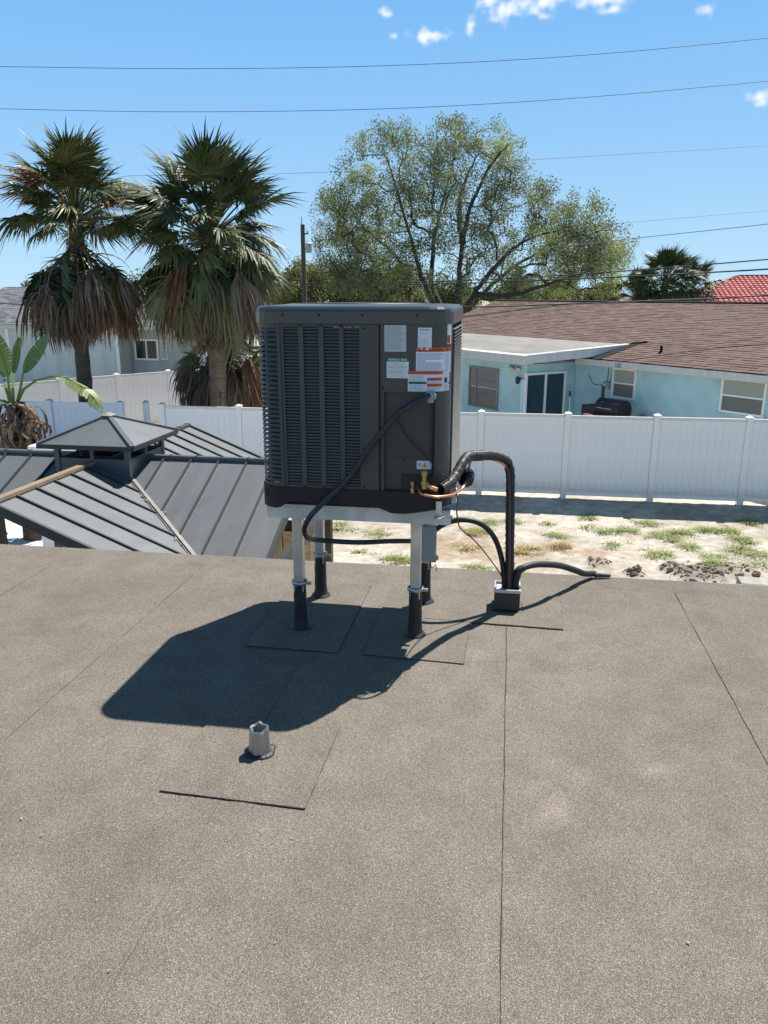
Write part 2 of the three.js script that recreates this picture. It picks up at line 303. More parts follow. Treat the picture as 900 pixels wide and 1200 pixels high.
{
  const u0 = -14, u1 = 12, v0 = 4.5, v1 = 30, st = 0.075, nu = Math.round((u1 - u0) / st), nv = Math.round((v1 - v0) / st), g = new THREE.PlaneGeometry(1, 1, nu, nv), p = g.attributes.position, col = new Float32Array(p.count * 3), uv = new Float32Array(p.count * 2);
  for (let i = 0; i < p.count; i++) {
    const u = lerp(u0, u1, p.getX(i) + 0.5), v = lerp(v0, v1, p.getY(i) + 0.5);
    p.setXYZ(i, u, yardY(u, v), -v); uv[i * 2] = u; uv[i * 2 + 1] = v;
    const n = fbm(u * 1.1, v * 1.1, 96, 4), f = fbm(u * 9, v * 9, 97, 2);
    let c = [0.51, 0.455, 0.39].map((k) => k * (0.62 + 0.62 * n + 0.34 * (f - 0.5)));
    const d = near(deadAt, u, v, 0.9) * 0.85, s = near(soilAt, u, v, 0.6), gr = near(greenAt, u, v, 0.9) * 0.2, li = sstep(0.54, 0.7, fbm(u * 3.1, v * 3.1, 98, 4)) * 0.55;
    c = c.map((k, j) => lerp(k, [0.30, 0.20, 0.125][j], d * 0.8)); c = c.map((k, j) => lerp(k, [0.2, 0.16, 0.135][j], s * 0.85)); c = c.map((k, j) => lerp(k, [0.2, 0.22, 0.08][j], gr)); c = c.map((k, j) => lerp(k, [0.34, 0.28, 0.2][j], li));
    col.set(c, i * 3);
  }
  g.setAttribute('color', new THREE.BufferAttribute(col, 3)); g.setAttribute('uv', new THREE.BufferAttribute(uv, 2)); g.computeVertexNormals();
  const y = struct('yard', g, M.sand, scene, { uv: 'keep' }); y.rotation.y = -TH;
  struct('ground', new THREE.CircleGeometry(900, 48).rotateX(-Math.PI / 2).translate(0, -0.25, 0), mat(0.30, 0.29, 0.2, 0.95));
  // patio slabs under and left of the gazebo
  const pat = new THREE.Group(); pat.name = 'patio'; pat.userData.kind = 'structure'; pat.position.copy(AT(0, 0, 0)); pat.rotation.y = -TH; scene.add(pat);
  const R = rng(12);
  for (let i = 0; i < 7; i++) for (let j = 0; j < 9; j++) mesh('slab', rbx(0.99, 0.08, 0.99, -11.4 + i, -0.035 + (R() - 0.5) * 0.008, -(6.2 + j), 0.012), M.patio, pat);
}
// grass: sparse tufts; soil: dug-up clods beyond the roof edge
{
  const R = rng(21), blade = [], col = [];
  for (let i = 0; i < 11; i++) {
    const a = R() * 6.283, r = R() * 0.05, L = 0.03 + R() * 0.055, le = 0.3 + R() * 0.8, x = Math.cos(a) * r, z = Math.sin(a) * r, w = 0.006, dx = Math.cos(a) * L * le, dz = Math.sin(a) * L * le, k = 0.7 + R() * 0.6;
    blade.push(x - dz / L * w, 0, z + dx / L * w, x + dz / L * w, 0, z - dx / L * w, x + dx, L, z + dz); for (let q = 0; q < 3; q++) col.push(0.15 * k, 0.205 * k, 0.045 * k);
  }
  const g = geo(blade, col), spots = [];
  for (let i = 0; i < 60000 && spots.length < 6500; i++) {
    const u = -7 + R() * 17, v = 8 + R() * 9.2, d = near(greenAt, u, v, 0.9), thin = sstep(0.56, 0.72, fbm(u * 1.7, v * 1.7, 99, 4)) * 0.14 + 0.022 + (v > 16.6 ? 0.05 : 0), brown = near(deadAt, u, v, 0.9);
    if (R() < Math.max(d * d * 0.75, thin) + brown * 0.04) spots.push([u, v, d, brown]);
  }
  const m = new THREE.InstancedMesh(g, new THREE.MeshStandardMaterial({ color: 0xffffff, roughness: 0.8, side: THREE.DoubleSide, vertexColors: true }), spots.length), o = new THREE.Object3D(), c = new THREE.Color();
  spots.forEach(([u, v, d, br], i) => { o.position.copy(W(u, v, yardY(u, v) - 0.004)); o.rotation.set(0, R() * 6, 0); const s = 0.25 + R() * 0.55 + Math.max(0, d) * 0.75; o.scale.set(s * 1.3, s * 0.45, s * 1.35); o.updateMatrix(); m.setMatrixAt(i, o.matrix); const b = R() < 0.15 + br ? 1 : 0; m.setColorAt(i, c.setRGB(b ? 2.0 : 1, b ? 1.0 : 0.95 + R() * 0.3, b ? 1.3 : 0.9)); });
  m.name = 'grass'; m.castShadow = m.receiveShadow = true; m.userData = { kind: 'stuff', label: 'sparse green and dry grass tufts on the sandy yard', category: 'grass' }; scene.add(m);
  const cl = new THREE.IcosahedronGeometry(0.05, 1), cp = cl.attributes.position; for (let i = 0; i < cp.count; i++) { const s = 0.7 + 0.6 * hash(Math.round(cp.getX(i) * 400), Math.round(cp.getY(i) * 400) + Math.round(cp.getZ(i) * 77)); cp.setXYZ(i, cp.getX(i) * s, cp.getY(i) * s * 0.7, cp.getZ(i) * s); } cl.computeVertexNormals();
  const list = []; for (let i = 0; i < 9000 && list.length < 300; i++) { const [a, b, r] = soilAt[R() * soilAt.length | 0], u = a + (R() - 0.5) * 2 * r, v = b + (R() - 0.5) * 2 * r; if (near(soilAt, u, v, 0.6) > R() * 0.8) list.push([u, v, 1]); }
  for (let i = 0; i < 420; i++) { const u = -2 + R() * 10, v = 9 + R() * 8; list.push([u, v, 0.35]); }
  const s = new THREE.InstancedMesh(cl, M.soil, list.length); list.forEach(([u, v, k], i) => { o.position.copy(W(u, v, yardY(u, v))); o.rotation.set(R() * 6, R() * 6, 0); const q = (0.2 + R() * R() * R() * 1.5) * k; o.scale.set(q * 1.2, q, q * 1.2); o.updateMatrix(); s.setMatrixAt(i, o.matrix); { const w = 0.8 + R() * 2.2; s.setColorAt(i, c.setRGB(w * 1.05, w, w * 0.95)); } });
  s.name = 'soil_clods'; s.castShadow = s.receiveShadow = true; s.userData = { kind: 'stuff', label: 'dark dug-up soil clods on the sand beyond the roof edge', category: 'soil' }; scene.add(s);
  const q = Gd(884, 686, 0.05), b = thing('concrete_block', 'weathered concrete slab lying on the sand at the right beyond the roof edge', 'concrete slab', V3(q.x, 0, q.z), -TH - 0.05);
  mesh('block_body', rbx(1.3, 0.2, 0.34, 0.42, 0.03, 0, 0.02), M.concrete, b);
}

// ============================================================ the condenser unit
const HALF = 0.446, RC = 0.11, UNIT_Y = ROOF + 0.77, UC = -0.70, VC = 3.865;
// a point on the unit's rounded-square outline: s runs to the right from the middle of the front
function outline(s, off = 0) {
  const L = 2 * (HALF - RC), A = RC * Math.PI / 2, side = L + A, total = 4 * side; let t = ((s + L / 2) % total + total) % total, k = Math.floor(t / side); t -= k * side;
  let x, z, nx, nz;
  if (t < L) { x = -L / 2 + t; z = HALF + off; nx = 0; nz = 1; } else { const f = (t - L) / RC; nx = Math.sin(f); nz = Math.cos(f); x = L / 2 + (RC + off) * nx; z = L / 2 + (RC + off) * nz; }
  for (let i = 0; i < k; i++) { [x, z] = [z, -x]; [nx, nz] = [nz, -nx]; }
  return { x, z, nx, nz };
}
const ARC = RC * Math.PI / 2, FLAT = 2 * (HALF - RC), AROUND = 4 * (FLAT + ARC);
// a curved plate following the outline from s0 to s1 between heights y0 and y1 (numbers or functions of s), uv 0..1
function plate(s0, s1, y0, y1, off, thick, tilt = 0) {
  const n = Math.max(1, Math.ceil((s1 - s0) / 0.022)), f = (y, s) => (typeof y === 'function' ? y(s) : y), pos = [], uv = [], push = (q, u) => { pos.push(...q); uv.push(...u); };
  const col = (i) => { const t = i / n, s = lerp(s0, s1, t), hi = outline(s, off), lo = outline(s, off + tilt), hb = outline(s, off - thick), lb = outline(s, off + tilt - thick), a = f(y0, s), b = f(y1, s); return { lo: [lo.x, a, lo.z], hi: [hi.x, b, hi.z], lb: [lb.x, a, lb.z], hb: [hb.x, b, hb.z], t }; };
  const quad = (a, b, c, d, ua, ub, uc, ud) => { push(a, ua); push(b, ub); push(c, uc); push(a, ua); push(c, uc); push(d, ud); };
  for (let i = 0; i < n; i++) {
    const A = col(i), B = col(i + 1), z = [0, 0];
    quad(A.lo, B.lo, B.hi, A.hi, [A.t, 0], [B.t, 0], [B.t, 1], [A.t, 1]);
    quad(B.lb, A.lb, A.hb, B.hb, z, z, z, z); quad(A.hi, B.hi, B.hb, A.hb, z, z, z, z); quad(A.lb, B.lb, B.lo, A.lo, z, z, z, z);
    if (i === 0) quad(A.lb, A.lo, A.hi, A.hb, z, z, z, z); if (i === n - 1) quad(B.lo, B.lb, B.hb, B.hi, z, z, z, z);
  }
  const g = new THREE.BufferGeometry(); g.setAttribute('position', new THREE.BufferAttribute(new Float32Array(pos), 3)); g.setAttribute('uv', new THREE.BufferAttribute(new Float32Array(uv), 2)); g.computeVertexNormals();
  return g;
}
function canvasMat(w, h, draw, rough = 0.5) { const c = document.createElement('canvas'); c.width = w; c.height = h; const x = c.getContext('2d'); draw(x, w, h); const t = new THREE.CanvasTexture(c); t.colorSpace = THREE.SRGBColorSpace; return new THREE.MeshStandardMaterial({ map: t, roughness: rough, side: THREE.DoubleSide }); }
function lines(x, x0, y0, x1, y1, step, color, R, ink = 1.4) {           // print too small to read
  x.fillStyle = color; for (let y = y0; y < y1; y += step) { let p = x0; const end = x1 - R() * (x1 - x0) * 0.25; while (p < end) { const l = 3 + R() * 13; x.fillRect(p, y, Math.min(l, end - p), ink); p += l + 2 + R() * 2; } }
}
const unit = thing('condenser_unit', 'charcoal louvred air conditioner condenser standing on the aluminium roof stand', 'air conditioner', AT(-0.729, 3.993, ROOF + 0.73), -TH);
unit.scale.set(1.041, 1.041, 0.994);
{
  const R = rng(33), ring = (y0, y1, off, th) => plate(-FLAT / 2, -FLAT / 2 + AROUND, y0, y1, off, th);
  // base pan with two feet at the front
  const foot = (x) => { const q = [[-0.60, 0.03], [-0.52, 0.0], [-0.35, 0.0], [-0.30, 0.036], [0.12, 0.026], [0.19, -0.002], [0.26, -0.002], [0.43, 0.028], [0.6, 0.03]]; for (let i = 1; i < q.length; i++) if (x <= q[i][0]) return lerp(q[i - 1][1], q[i][1], clamp((x - q[i - 1][0]) / (q[i][0] - q[i - 1][0]))); return 0.03; };
  mesh('base_pan', [plate(-0.60, 0.60, foot, 0.105, 0.006, 0.03), plate(0.60, AROUND - 0.60, 0.0, 0.105, 0.006, 0.03), rbx(0.86, 0.05, 0.86, 0, 0.07, 0, 0.02)], M.panBlack, unit, { uv: 'keep' });
  // coil behind the louvres: dark finned walls on four sides, open inside
  const fins = []; for (let y = 0.12; y < 0.85; y += 0.03) fins.push(plate(-FLAT / 2, -FLAT / 2 + AROUND, y, y + 0.0285, -0.026, 0.012));
  mesh('coil', fins, M.acFin, unit, { uv: 'keep' });
  // lid with rolled edge and fan opening
  const prof = [[0.852, 0.004], [0.856, 0.008], [0.905, 0.008], [0.918, 0.005], [0.926, -0.003], [0.931, -0.015], [0.932, -0.04]], lid = [];
  for (let i = 0; i < prof.length - 1; i++) { const [a, oa] = prof[i], [b, ob] = prof[i + 1]; const n = 96, pos = []; for (let k = 0; k < n; k++) { const s = k / n * AROUND, t = (k + 1) / n * AROUND, A = outline(s, oa), B = outline(t, oa), C = outline(t, ob), D = outline(s, ob); pos.push(A.x, a, A.z, B.x, a, B.z, C.x, b, C.z, A.x, a, A.z, C.x, b, C.z, D.x, b, D.z); } lid.push(geo(pos)); }
  { const n = 96, pos = []; for (let k = 0; k < n; k++) { const s = k / n * AROUND, t = (k + 1) / n * AROUND, A = outline(s, -0.04), B = outline(t, -0.04), q = (p, r) => { const l = Math.hypot(p.x, p.z); return { x: p.x / l * r, z: p.z / l * r }; }, C = q(B, 0.36), D = q(A, 0.36), y = 0.932, e = 0.938; pos.push(A.x, y, A.z, B.x, y, B.z, C.x, e, C.z, A.x, y, A.z, C.x, e, C.z, D.x, e, D.z); const E2 = q(B, 0.35), F2 = q(A, 0.35); pos.push(D.x, e, D.z, C.x, e, C.z, E2.x, e - 0.07, E2.z, D.x, e, D.z, E2.x, e - 0.07, E2.z, F2.x, e - 0.07, F2.z); } lid.push(geo(pos)); }
  const lidM = mesh('lid', lid, M.lidPaint, unit, { uv: 'metre' });
  for (const x of [-0.30, -0.135, 0.06, 0.30]) mesh('screw', new THREE.SphereGeometry(0.006, 8, 6).scale(1, 1, 0.5).translate(x, 0.892, HALF + 0.009), M.acBlack, lidM);
  const gr = []; for (let r = 0.07; r <= 0.35; r += 0.035) gr.push(new THREE.TorusGeometry(r, 0.0025, 5, 48).rotateX(Math.PI / 2).translate(0, 0.937, 0)); for (let i = 0; i < 8; i++) { const a = i * Math.PI / 4; gr.push(rod(V3(Math.cos(a) * 0.05, 0.934, Math.sin(a) * 0.05), V3(Math.cos(a) * 0.358, 0.934, Math.sin(a) * 0.358), 0.003, 5)); }
  mesh('fan_grille', gr, M.acBlack, unit);
  const fan = [cyl(0.06, 0.05, 0.1, 0, 0.86, 0, 18)]; for (let i = 0; i < 3; i++) { const a = i * 2.094; fan.push(bar(V3(Math.cos(a) * 0.05, 0.85, Math.sin(a) * 0.05), V3(Math.cos(a) * 0.32, 0.86, Math.sin(a) * 0.32), 0.16, 0.004, V3(Math.sin(a) * 0.4, 1, -Math.cos(a) * 0.4))); }
  mesh('fan', fan, M.acBlack, unit);
  // front louvre panel: four columns of slots
  const grille = mesh('louvre_panel', [plate(-0.316, -0.304, 0.1, 0.856, 0.0, 0.02), plate(-0.234, -0.211, 0.1, 0.856, 0.0, 0.02), plate(-0.141, -0.118, 0.1, 0.856, 0.0, 0.02), plate(-0.047, -0.027, 0.1, 0.856, 0.0, 0.02), plate(0.044, 0.052, 0.1, 0.856, 0.0, 0.02), plate(-0.304, 0.044, 0.1, 0.118, 0.0, 0.02), plate(-0.304, 0.044, 0.842, 0.856, 0.0, 0.02)], M.acPaint, unit);
  const cols = [[-0.304, -0.234], [-0.211, -0.141], [-0.118, -0.047], [-0.027, 0.044]], rows = 50, pitch = (0.842 - 0.118) / rows;
  cols.forEach(([a, b]) => { const src = mesh('louvre', plate(a, b, 0, pitch * 0.5, -0.006, 0.0015, 0.002), M.acPaint, null, { uv: 'keep' }); for (let i = 0; i < rows; i++) share('louvre', src, grille).position.y = 0.118 + i * pitch + pitch * 0.2; });
  mesh('panel_seam', plate(-0.3185, -0.316, 0.1, 0.856, 0.003, 0.004), M.acBlack, grille, { uv: 'keep' });
  // left corner and left side, back, right side: louvred wrap
  const AL = -FLAT / 2 - ARC, sideS = AL - FLAT + 0.03;
  const wrap = mesh('corner_panel', [plate(-0.334, -0.3185, 0.1, 0.856, 0, 0.003), plate(-0.402, -0.39, 0.1, 0.856, -0.004, 0.004), plate(sideS - 0.03, sideS, 0.1, 0.856, 0, 0.02), plate(AL - 0.33, AL - 0.31, 0.1, 0.856, 0, 0.02), plate(sideS, -0.334, 0.836, 0.856, 0, 0.003), plate(sideS, -0.334, 0.1, 0.122, 0, 0.003)], M.acPaint, unit, { uv: 'keep' });
  const cr = 33, cp = (0.836 - 0.122) / cr, csrc = mesh('louvre', plate(sideS, -0.334, 0, cp * 0.6, -0.004, 0.0015, 0.004), M.acDark, null, { uv: 'keep' });
  for (let i = 0; i < cr; i++) share('louvre', csrc, wrap).position.y = 0.122 + i * cp + cp * 0.3;
  const S0 = FLAT / 2 + ARC + 0.03, S1 = S0 + FLAT - 0.02, back = [], rr = 46, rp = (0.842 - 0.118) / rr;
  for (let i = 0; i < rr; i++) back.push(plate(S0, S1, 0.118 + i * rp + rp * 0.12, 0.118 + i * rp + rp * 0.36, -0.008, 0.0015, 0.019), plate(S1 + ARC, S1 + ARC + FLAT, 0.118 + i * rp, 0.118 + i * rp + rp * 0.5, -0.008, 0.0015, 0.008));
  mesh('side_louvre', back, M.acSide, unit, { uv: 'keep', kind: 'stuff' });
  for (const [a, b] of [[S1 - 0.01, S1 + ARC + 0.02], [S1 + ARC + FLAT - 0.02, S1 + 2 * ARC + FLAT], [S0 + 0.22, S0 + 0.235], [S0 + 0.45, S0 + 0.465]]) mesh(b - a > 0.05 ? 'corner_post' : 'side_bar', plate(a, b, 0.1, 0.856, 0, 0.02), M.acPaint, unit, { uv: 'keep' });
  // plain panel, service cover, lower service panel
  const plain = mesh('front_panel', plate(0.052, 0.1315, 0.098, 0.856, 0.001, 0.02), M.acPaint, unit);
  for (const y of [0.12, 0.30, 0.835]) mesh('screw', new THREE.SphereGeometry(0.005, 8, 6).scale(1, 1, 0.5).translate(0.062, y, HALF + 0.002), M.acBlack, plain);
  mesh('panel_gap', plate(0.1315, 0.139, 0.09, 0.856, -0.012, 0.01), M.acBlack, unit, { uv: 'keep' });
  const service = mesh('lower_panel', [plate(0.139, 0.156, 0.078, 0.565, 0.0, 0.03), plate(0.156, 0.385, 0.078, 0.565, -0.022, 0.01)], M.acDark, unit);
  mesh('access_plate', plate(0.182, 0.352, 0.085, 0.262, -0.019, 0.003), M.acDark, service);
  for (const [x, y] of [[0.145, 0.33], [0.245, 0.25], [0.375, 0.3]]) mesh('screw', new THREE.SphereGeometry(0.005, 8, 6).scale(1, 1, 0.5).translate(x, y, HALF - 0.012), M.acBlack, service);
  mesh('right_post', [plate(0.385, S0, 0.1, 0.856, 0.0, 0.02)], M.acPaint, unit);
  mesh('post_gap', plate(0.383, 0.388, 0.1, 0.56, 0.0015, 0.004), M.acBlack, unit, { uv: 'keep' });
  const cover = mesh('service_cover', plate(0.140, 0.478, (s) => 0.561 + 0.03 * sstep(0.4, 0.478, s), 0.858, 0.006, 0.028), M.acPaint, unit);
  for (const [x, y] of [[0.152, 0.578], [0.455, 0.6]]) { const o = outline(x, 0.007); mesh('screw', new THREE.SphereGeometry(0.0055, 8, 6).translate(o.x, y, o.z), M.acBlack, cover); }
  mesh('cable_clamp', [rbx(0.05, 0.028, 0.05, 0.365, 0.548, 0.462, 0.006), cyl(0.016, 0.016, 0.03, 0.365, 0.535, 0.465)], M.boxGrey, unit);
  // labels
  const lab = (name, s0, s1, y0, y1, m, label, off = 0.0075) => mesh(name, plate(s0, s1, y0, y1, off, 0.001), m, unit, { uv: 'keep', label });
  lab('rating_plate', 0.158, 0.254, 0.738, 0.851, canvasMat(200, 240, (x, w, h) => { x.fillStyle = '#b9bcc0'; x.fillRect(0, 0, w, h); lines(x, 16, 14, 184, 60, 9, '#4b5058', R, 3); lines(x, 12, 66, 186, 225, 8, '#5b6068', R, 2.4); x.strokeStyle = '#777c84'; x.strokeRect(8, 8, w - 16, h - 16); }), 'silver rating plate');
  lab('white_label', 0.305, 0.364, 0.747, 0.841, canvasMat(120, 200, (x, w, h) => { x.fillStyle = '#d3d7e2'; x.fillRect(0, 0, w, h); x.fillStyle = '#333a55'; x.fillRect(16, 16, 86, 7); lines(x, 12, 36, 108, 60, 10, '#6a7088', R, 2); x.fillStyle = '#9aa0b4'; x.fillRect(0, 92, w, 3); lines(x, 12, 104, 108, 190, 9, '#666d86', R, 2); }), 'narrow white label');
  lab('notice_label', 0.168, 0.266, 0.623, 0.712, canvasMat(240, 220, (x, w, h) => { x.fillStyle = '#d4dade'; x.fillRect(0, 0, w, h); x.fillStyle = '#0d5a3c'; x.fillRect(0, 0, w, 42); x.fillStyle = '#d9ece2'; x.font = 'bold 30px sans-serif'; x.textAlign = 'center'; x.fillText('NOTICE / AVIS', w / 2, 32, w - 24); lines(x, 12, 54, 228, 212, 10, '#5d656e', R, 2.6); x.fillStyle = '#8d949c'; x.fillRect(8, 100, w - 16, 3); x.fillRect(8, 150, w - 16, 3); }), 'white notice label with a green header');
  const tri = (x, cx, cy, r, c) => { x.fillStyle = c; x.beginPath(); x.moveTo(cx, cy - r); x.lineTo(cx + r, cy + r * 0.8); x.lineTo(cx - r, cy + r * 0.8); x.fill(); };
  lab('warning_label', 0.298, 0.466, 0.648, 0.757, canvasMat(400, 260, (x, w, h) => { x.fillStyle = '#d6dbea'; x.fillRect(0, 0, w, h); x.fillStyle = '#c8501c'; x.fillRect(0, 0, w, 46); x.fillStyle = '#2a1710'; x.font = 'bold 32px sans-serif'; x.textAlign = 'center'; x.fillText('WARNING', w / 2, 35); tri(x, 50, 25, 15, '#2a1710'); tri(x, w - 60, 25, 15, '#2a1710'); lines(x, 12, 60, 300, 250, 9, '#4a5470', R, 3); lines(x, 318, 60, 386, 250, 9, '#4a5470', R, 3); x.fillStyle = '#eef1f8'; x.fillRect(100, 128, 190, 22); }), 'large white label with an orange header');
  lab('wiring_label', 0.263, 0.456, 0.566, 0.655, canvasMat(440, 210, (x, w, h) => { x.fillStyle = '#d3d8e4'; x.fillRect(0, 0, w, h); x.fillStyle = '#c8541e'; x.fillRect(0, 0, 350, 34); x.fillRect(192, 66, 150, 32); x.fillRect(192, 128, 150, 32); x.fillStyle = '#10593f'; x.fillRect(8, 108, 180, 26); x.fillStyle = '#2a1710'; lines(x, 16, 10, 330, 28, 9, '#5a2510', R, 4); lines(x, 200, 74, 336, 94, 9, '#5a2510', R, 4); lines(x, 200, 136, 336, 156, 9, '#5a2510', R, 4); lines(x, 12, 44, 186, 104, 9, '#566', R, 3); lines(x, 12, 142, 186, 204, 9, '#566', R, 3); lines(x, 196, 104, 340, 124, 9, '#566', R, 3); lines(x, 196, 168, 340, 204, 9, '#566', R, 3); x.fillStyle = '#1b2d44'; x.fillRect(368, 70, 40, 56); lines(x, 360, 140, 430, 204, 9, '#566', R, 3); }), 'white label with orange and green bands', 0.0088);
  lab('corner_label', 0.438, 0.466, 0.77, 0.866 - 0.012, canvasMat(60, 180, (x, w, h) => { x.fillStyle = '#dfe3ea'; x.fillRect(0, 0, w, h); x.fillStyle = '#b23a22'; x.fillRect(0, 98, w * 0.72, 76); lines(x, 8, 10, 54, 90, 9, '#99a0aa', R, 2); x.fillStyle = '#e9d6d0'; x.fillRect(46, 104, 9, 66); }), 'narrow white and red corner label');
  lab('caution_sticker', 0.304, 0.378, 0.209, 0.248, canvasMat(190, 100, (x, w, h) => { x.fillStyle = '#c9cde0'; x.fillRect(0, 0, w, h); x.strokeStyle = '#20222c'; x.lineWidth = 4; x.beginPath(); x.arc(38, 48, 18, 0, 7); x.stroke(); x.fillStyle = '#20222c'; x.fillRect(30, 36, 10, 22); tri(x, 96, 52, 38, '#c9a51d'); x.fillStyle = '#3a3010'; x.fillRect(92, 38, 8, 26); x.strokeStyle = '#8a93b4'; x.beginPath(); x.arc(154, 48, 18, 0, 7); x.stroke(); }), 'small caution sticker with a yellow triangle', -0.0165);
  // service valves
  const valve = (x, y, s) => { const o = mesh('service_valve', [cyl(0.011 * s, 0.011 * s, 0.075 * s, x, y + 0.01, 0.49, 6), cyl(0.016 * s, 0.016 * s, 0.022 * s, x, y + 0.045 * s, 0.49, 6), cyl(0.014 * s, 0.014 * s, 0.02 * s, x, y - 0.02 * s, 0.49, 6), rod(V3(x, y, 0.43), V3(x, y, 0.505), 0.013 * s, 8)], M.brass, unit); return o; };
  valve(0.292, 0.128, 0.62); valve(0.345, 0.16, 0.95);
  mesh('valve_plate', rbx(0.17, 0.09, 0.006, 0.32, 0.135, 0.434, 0.002), M.acBlack, unit);
  mesh('tie_down', [rbx(0.026, 0.1, 0.004, 0.413, 0.02, 0.472, 0.001), rbx(0.05, 0.006, 0.05, 0.42, -0.003, 0.49, 0.001)], M.alu, unit, { label: 'aluminium tie-down strap' });
}
// ============================================================ the stand
{
  const st = thing('roof_stand', 'four legged aluminium stand with black sleeves flashed into the roof', 'equipment stand', AT(UC, VC, ROOF), -TH);
  const L = (u, v, y) => V3(u - UC, y, -(v - VC)), u0 = -1.185 - UC, u1 = -0.25 - UC;
  for (const vf of [3.63, 4.05]) {
    const z = -(vf - VC), y0 = 0.655, y1 = 0.729;
    mesh('rail', [rbx(u1 - u0, y1 - y0, 0.006, (u0 + u1) / 2, (y0 + y1) / 2, z, 0.002), rbx(u1 - u0, 0.006, 0.25, (u0 + u1) / 2, y0 + 0.003, z - 0.128, 0.002), rbx(u1 - u0, 0.006, 0.05, (u0 + u1) / 2, y1 - 0.003, z - 0.027, 0.002)], M.railAlu, st);
  }
  mesh('cross_member', rbx(0.05, 0.03, 0.62, u0 + 0.16, 0.712, -(3.95 - VC), 0.003), M.alu, st);
  mesh('cross_member', rbx(0.05, 0.03, 0.62, u1 - 0.16, 0.712, -(3.95 - VC), 0.003), M.alu, st);
  const R = rng(44);
  for (const [u, v] of [[-1.056, 3.74], [-0.431, 3.74], [-1.056, 4.2], [-0.431, 4.2]]) {
    const q = L(u, v, 0), leg = mesh('leg', rbx(0.053, 0.44, 0.053, q.x, 0.434, q.z, 0.006), M.alu, st), pts = [], rad = [];
    for (let i = 0; i <= 14; i++) { const t = i / 14; pts.push(V3(q.x, t * 0.275, q.z)); rad.push(0.0335 + 0.018 * Math.pow(1 - t, 14) + 0.003 * (1 - t)); }
    mesh('sleeve', [tapered(pts, rad, 18, 0.06, R), cyl(0.058, 0.045, 0.014, q.x, 0.017, q.z, 20)], M.sleeve, leg);
    mesh('hose_clamp', [new THREE.TorusGeometry(0.039, 0.005, 6, 24).rotateX(Math.PI / 2).scale(1, 2.2, 1).translate(q.x, 0.268, q.z), rbx(0.034, 0.016, 0.016, q.x + 0.05, 0.268, q.z + 0.012, 0.003)], M.steel, leg);
    mesh('bracket', [rbx(0.1, 0.012, 0.09, q.x, 0.648, q.z, 0.002), rbx(0.02, 0.02, 0.012, q.x + 0.03, 0.636, q.z + 0.03, 0.003)], M.alu, leg);
  }
}
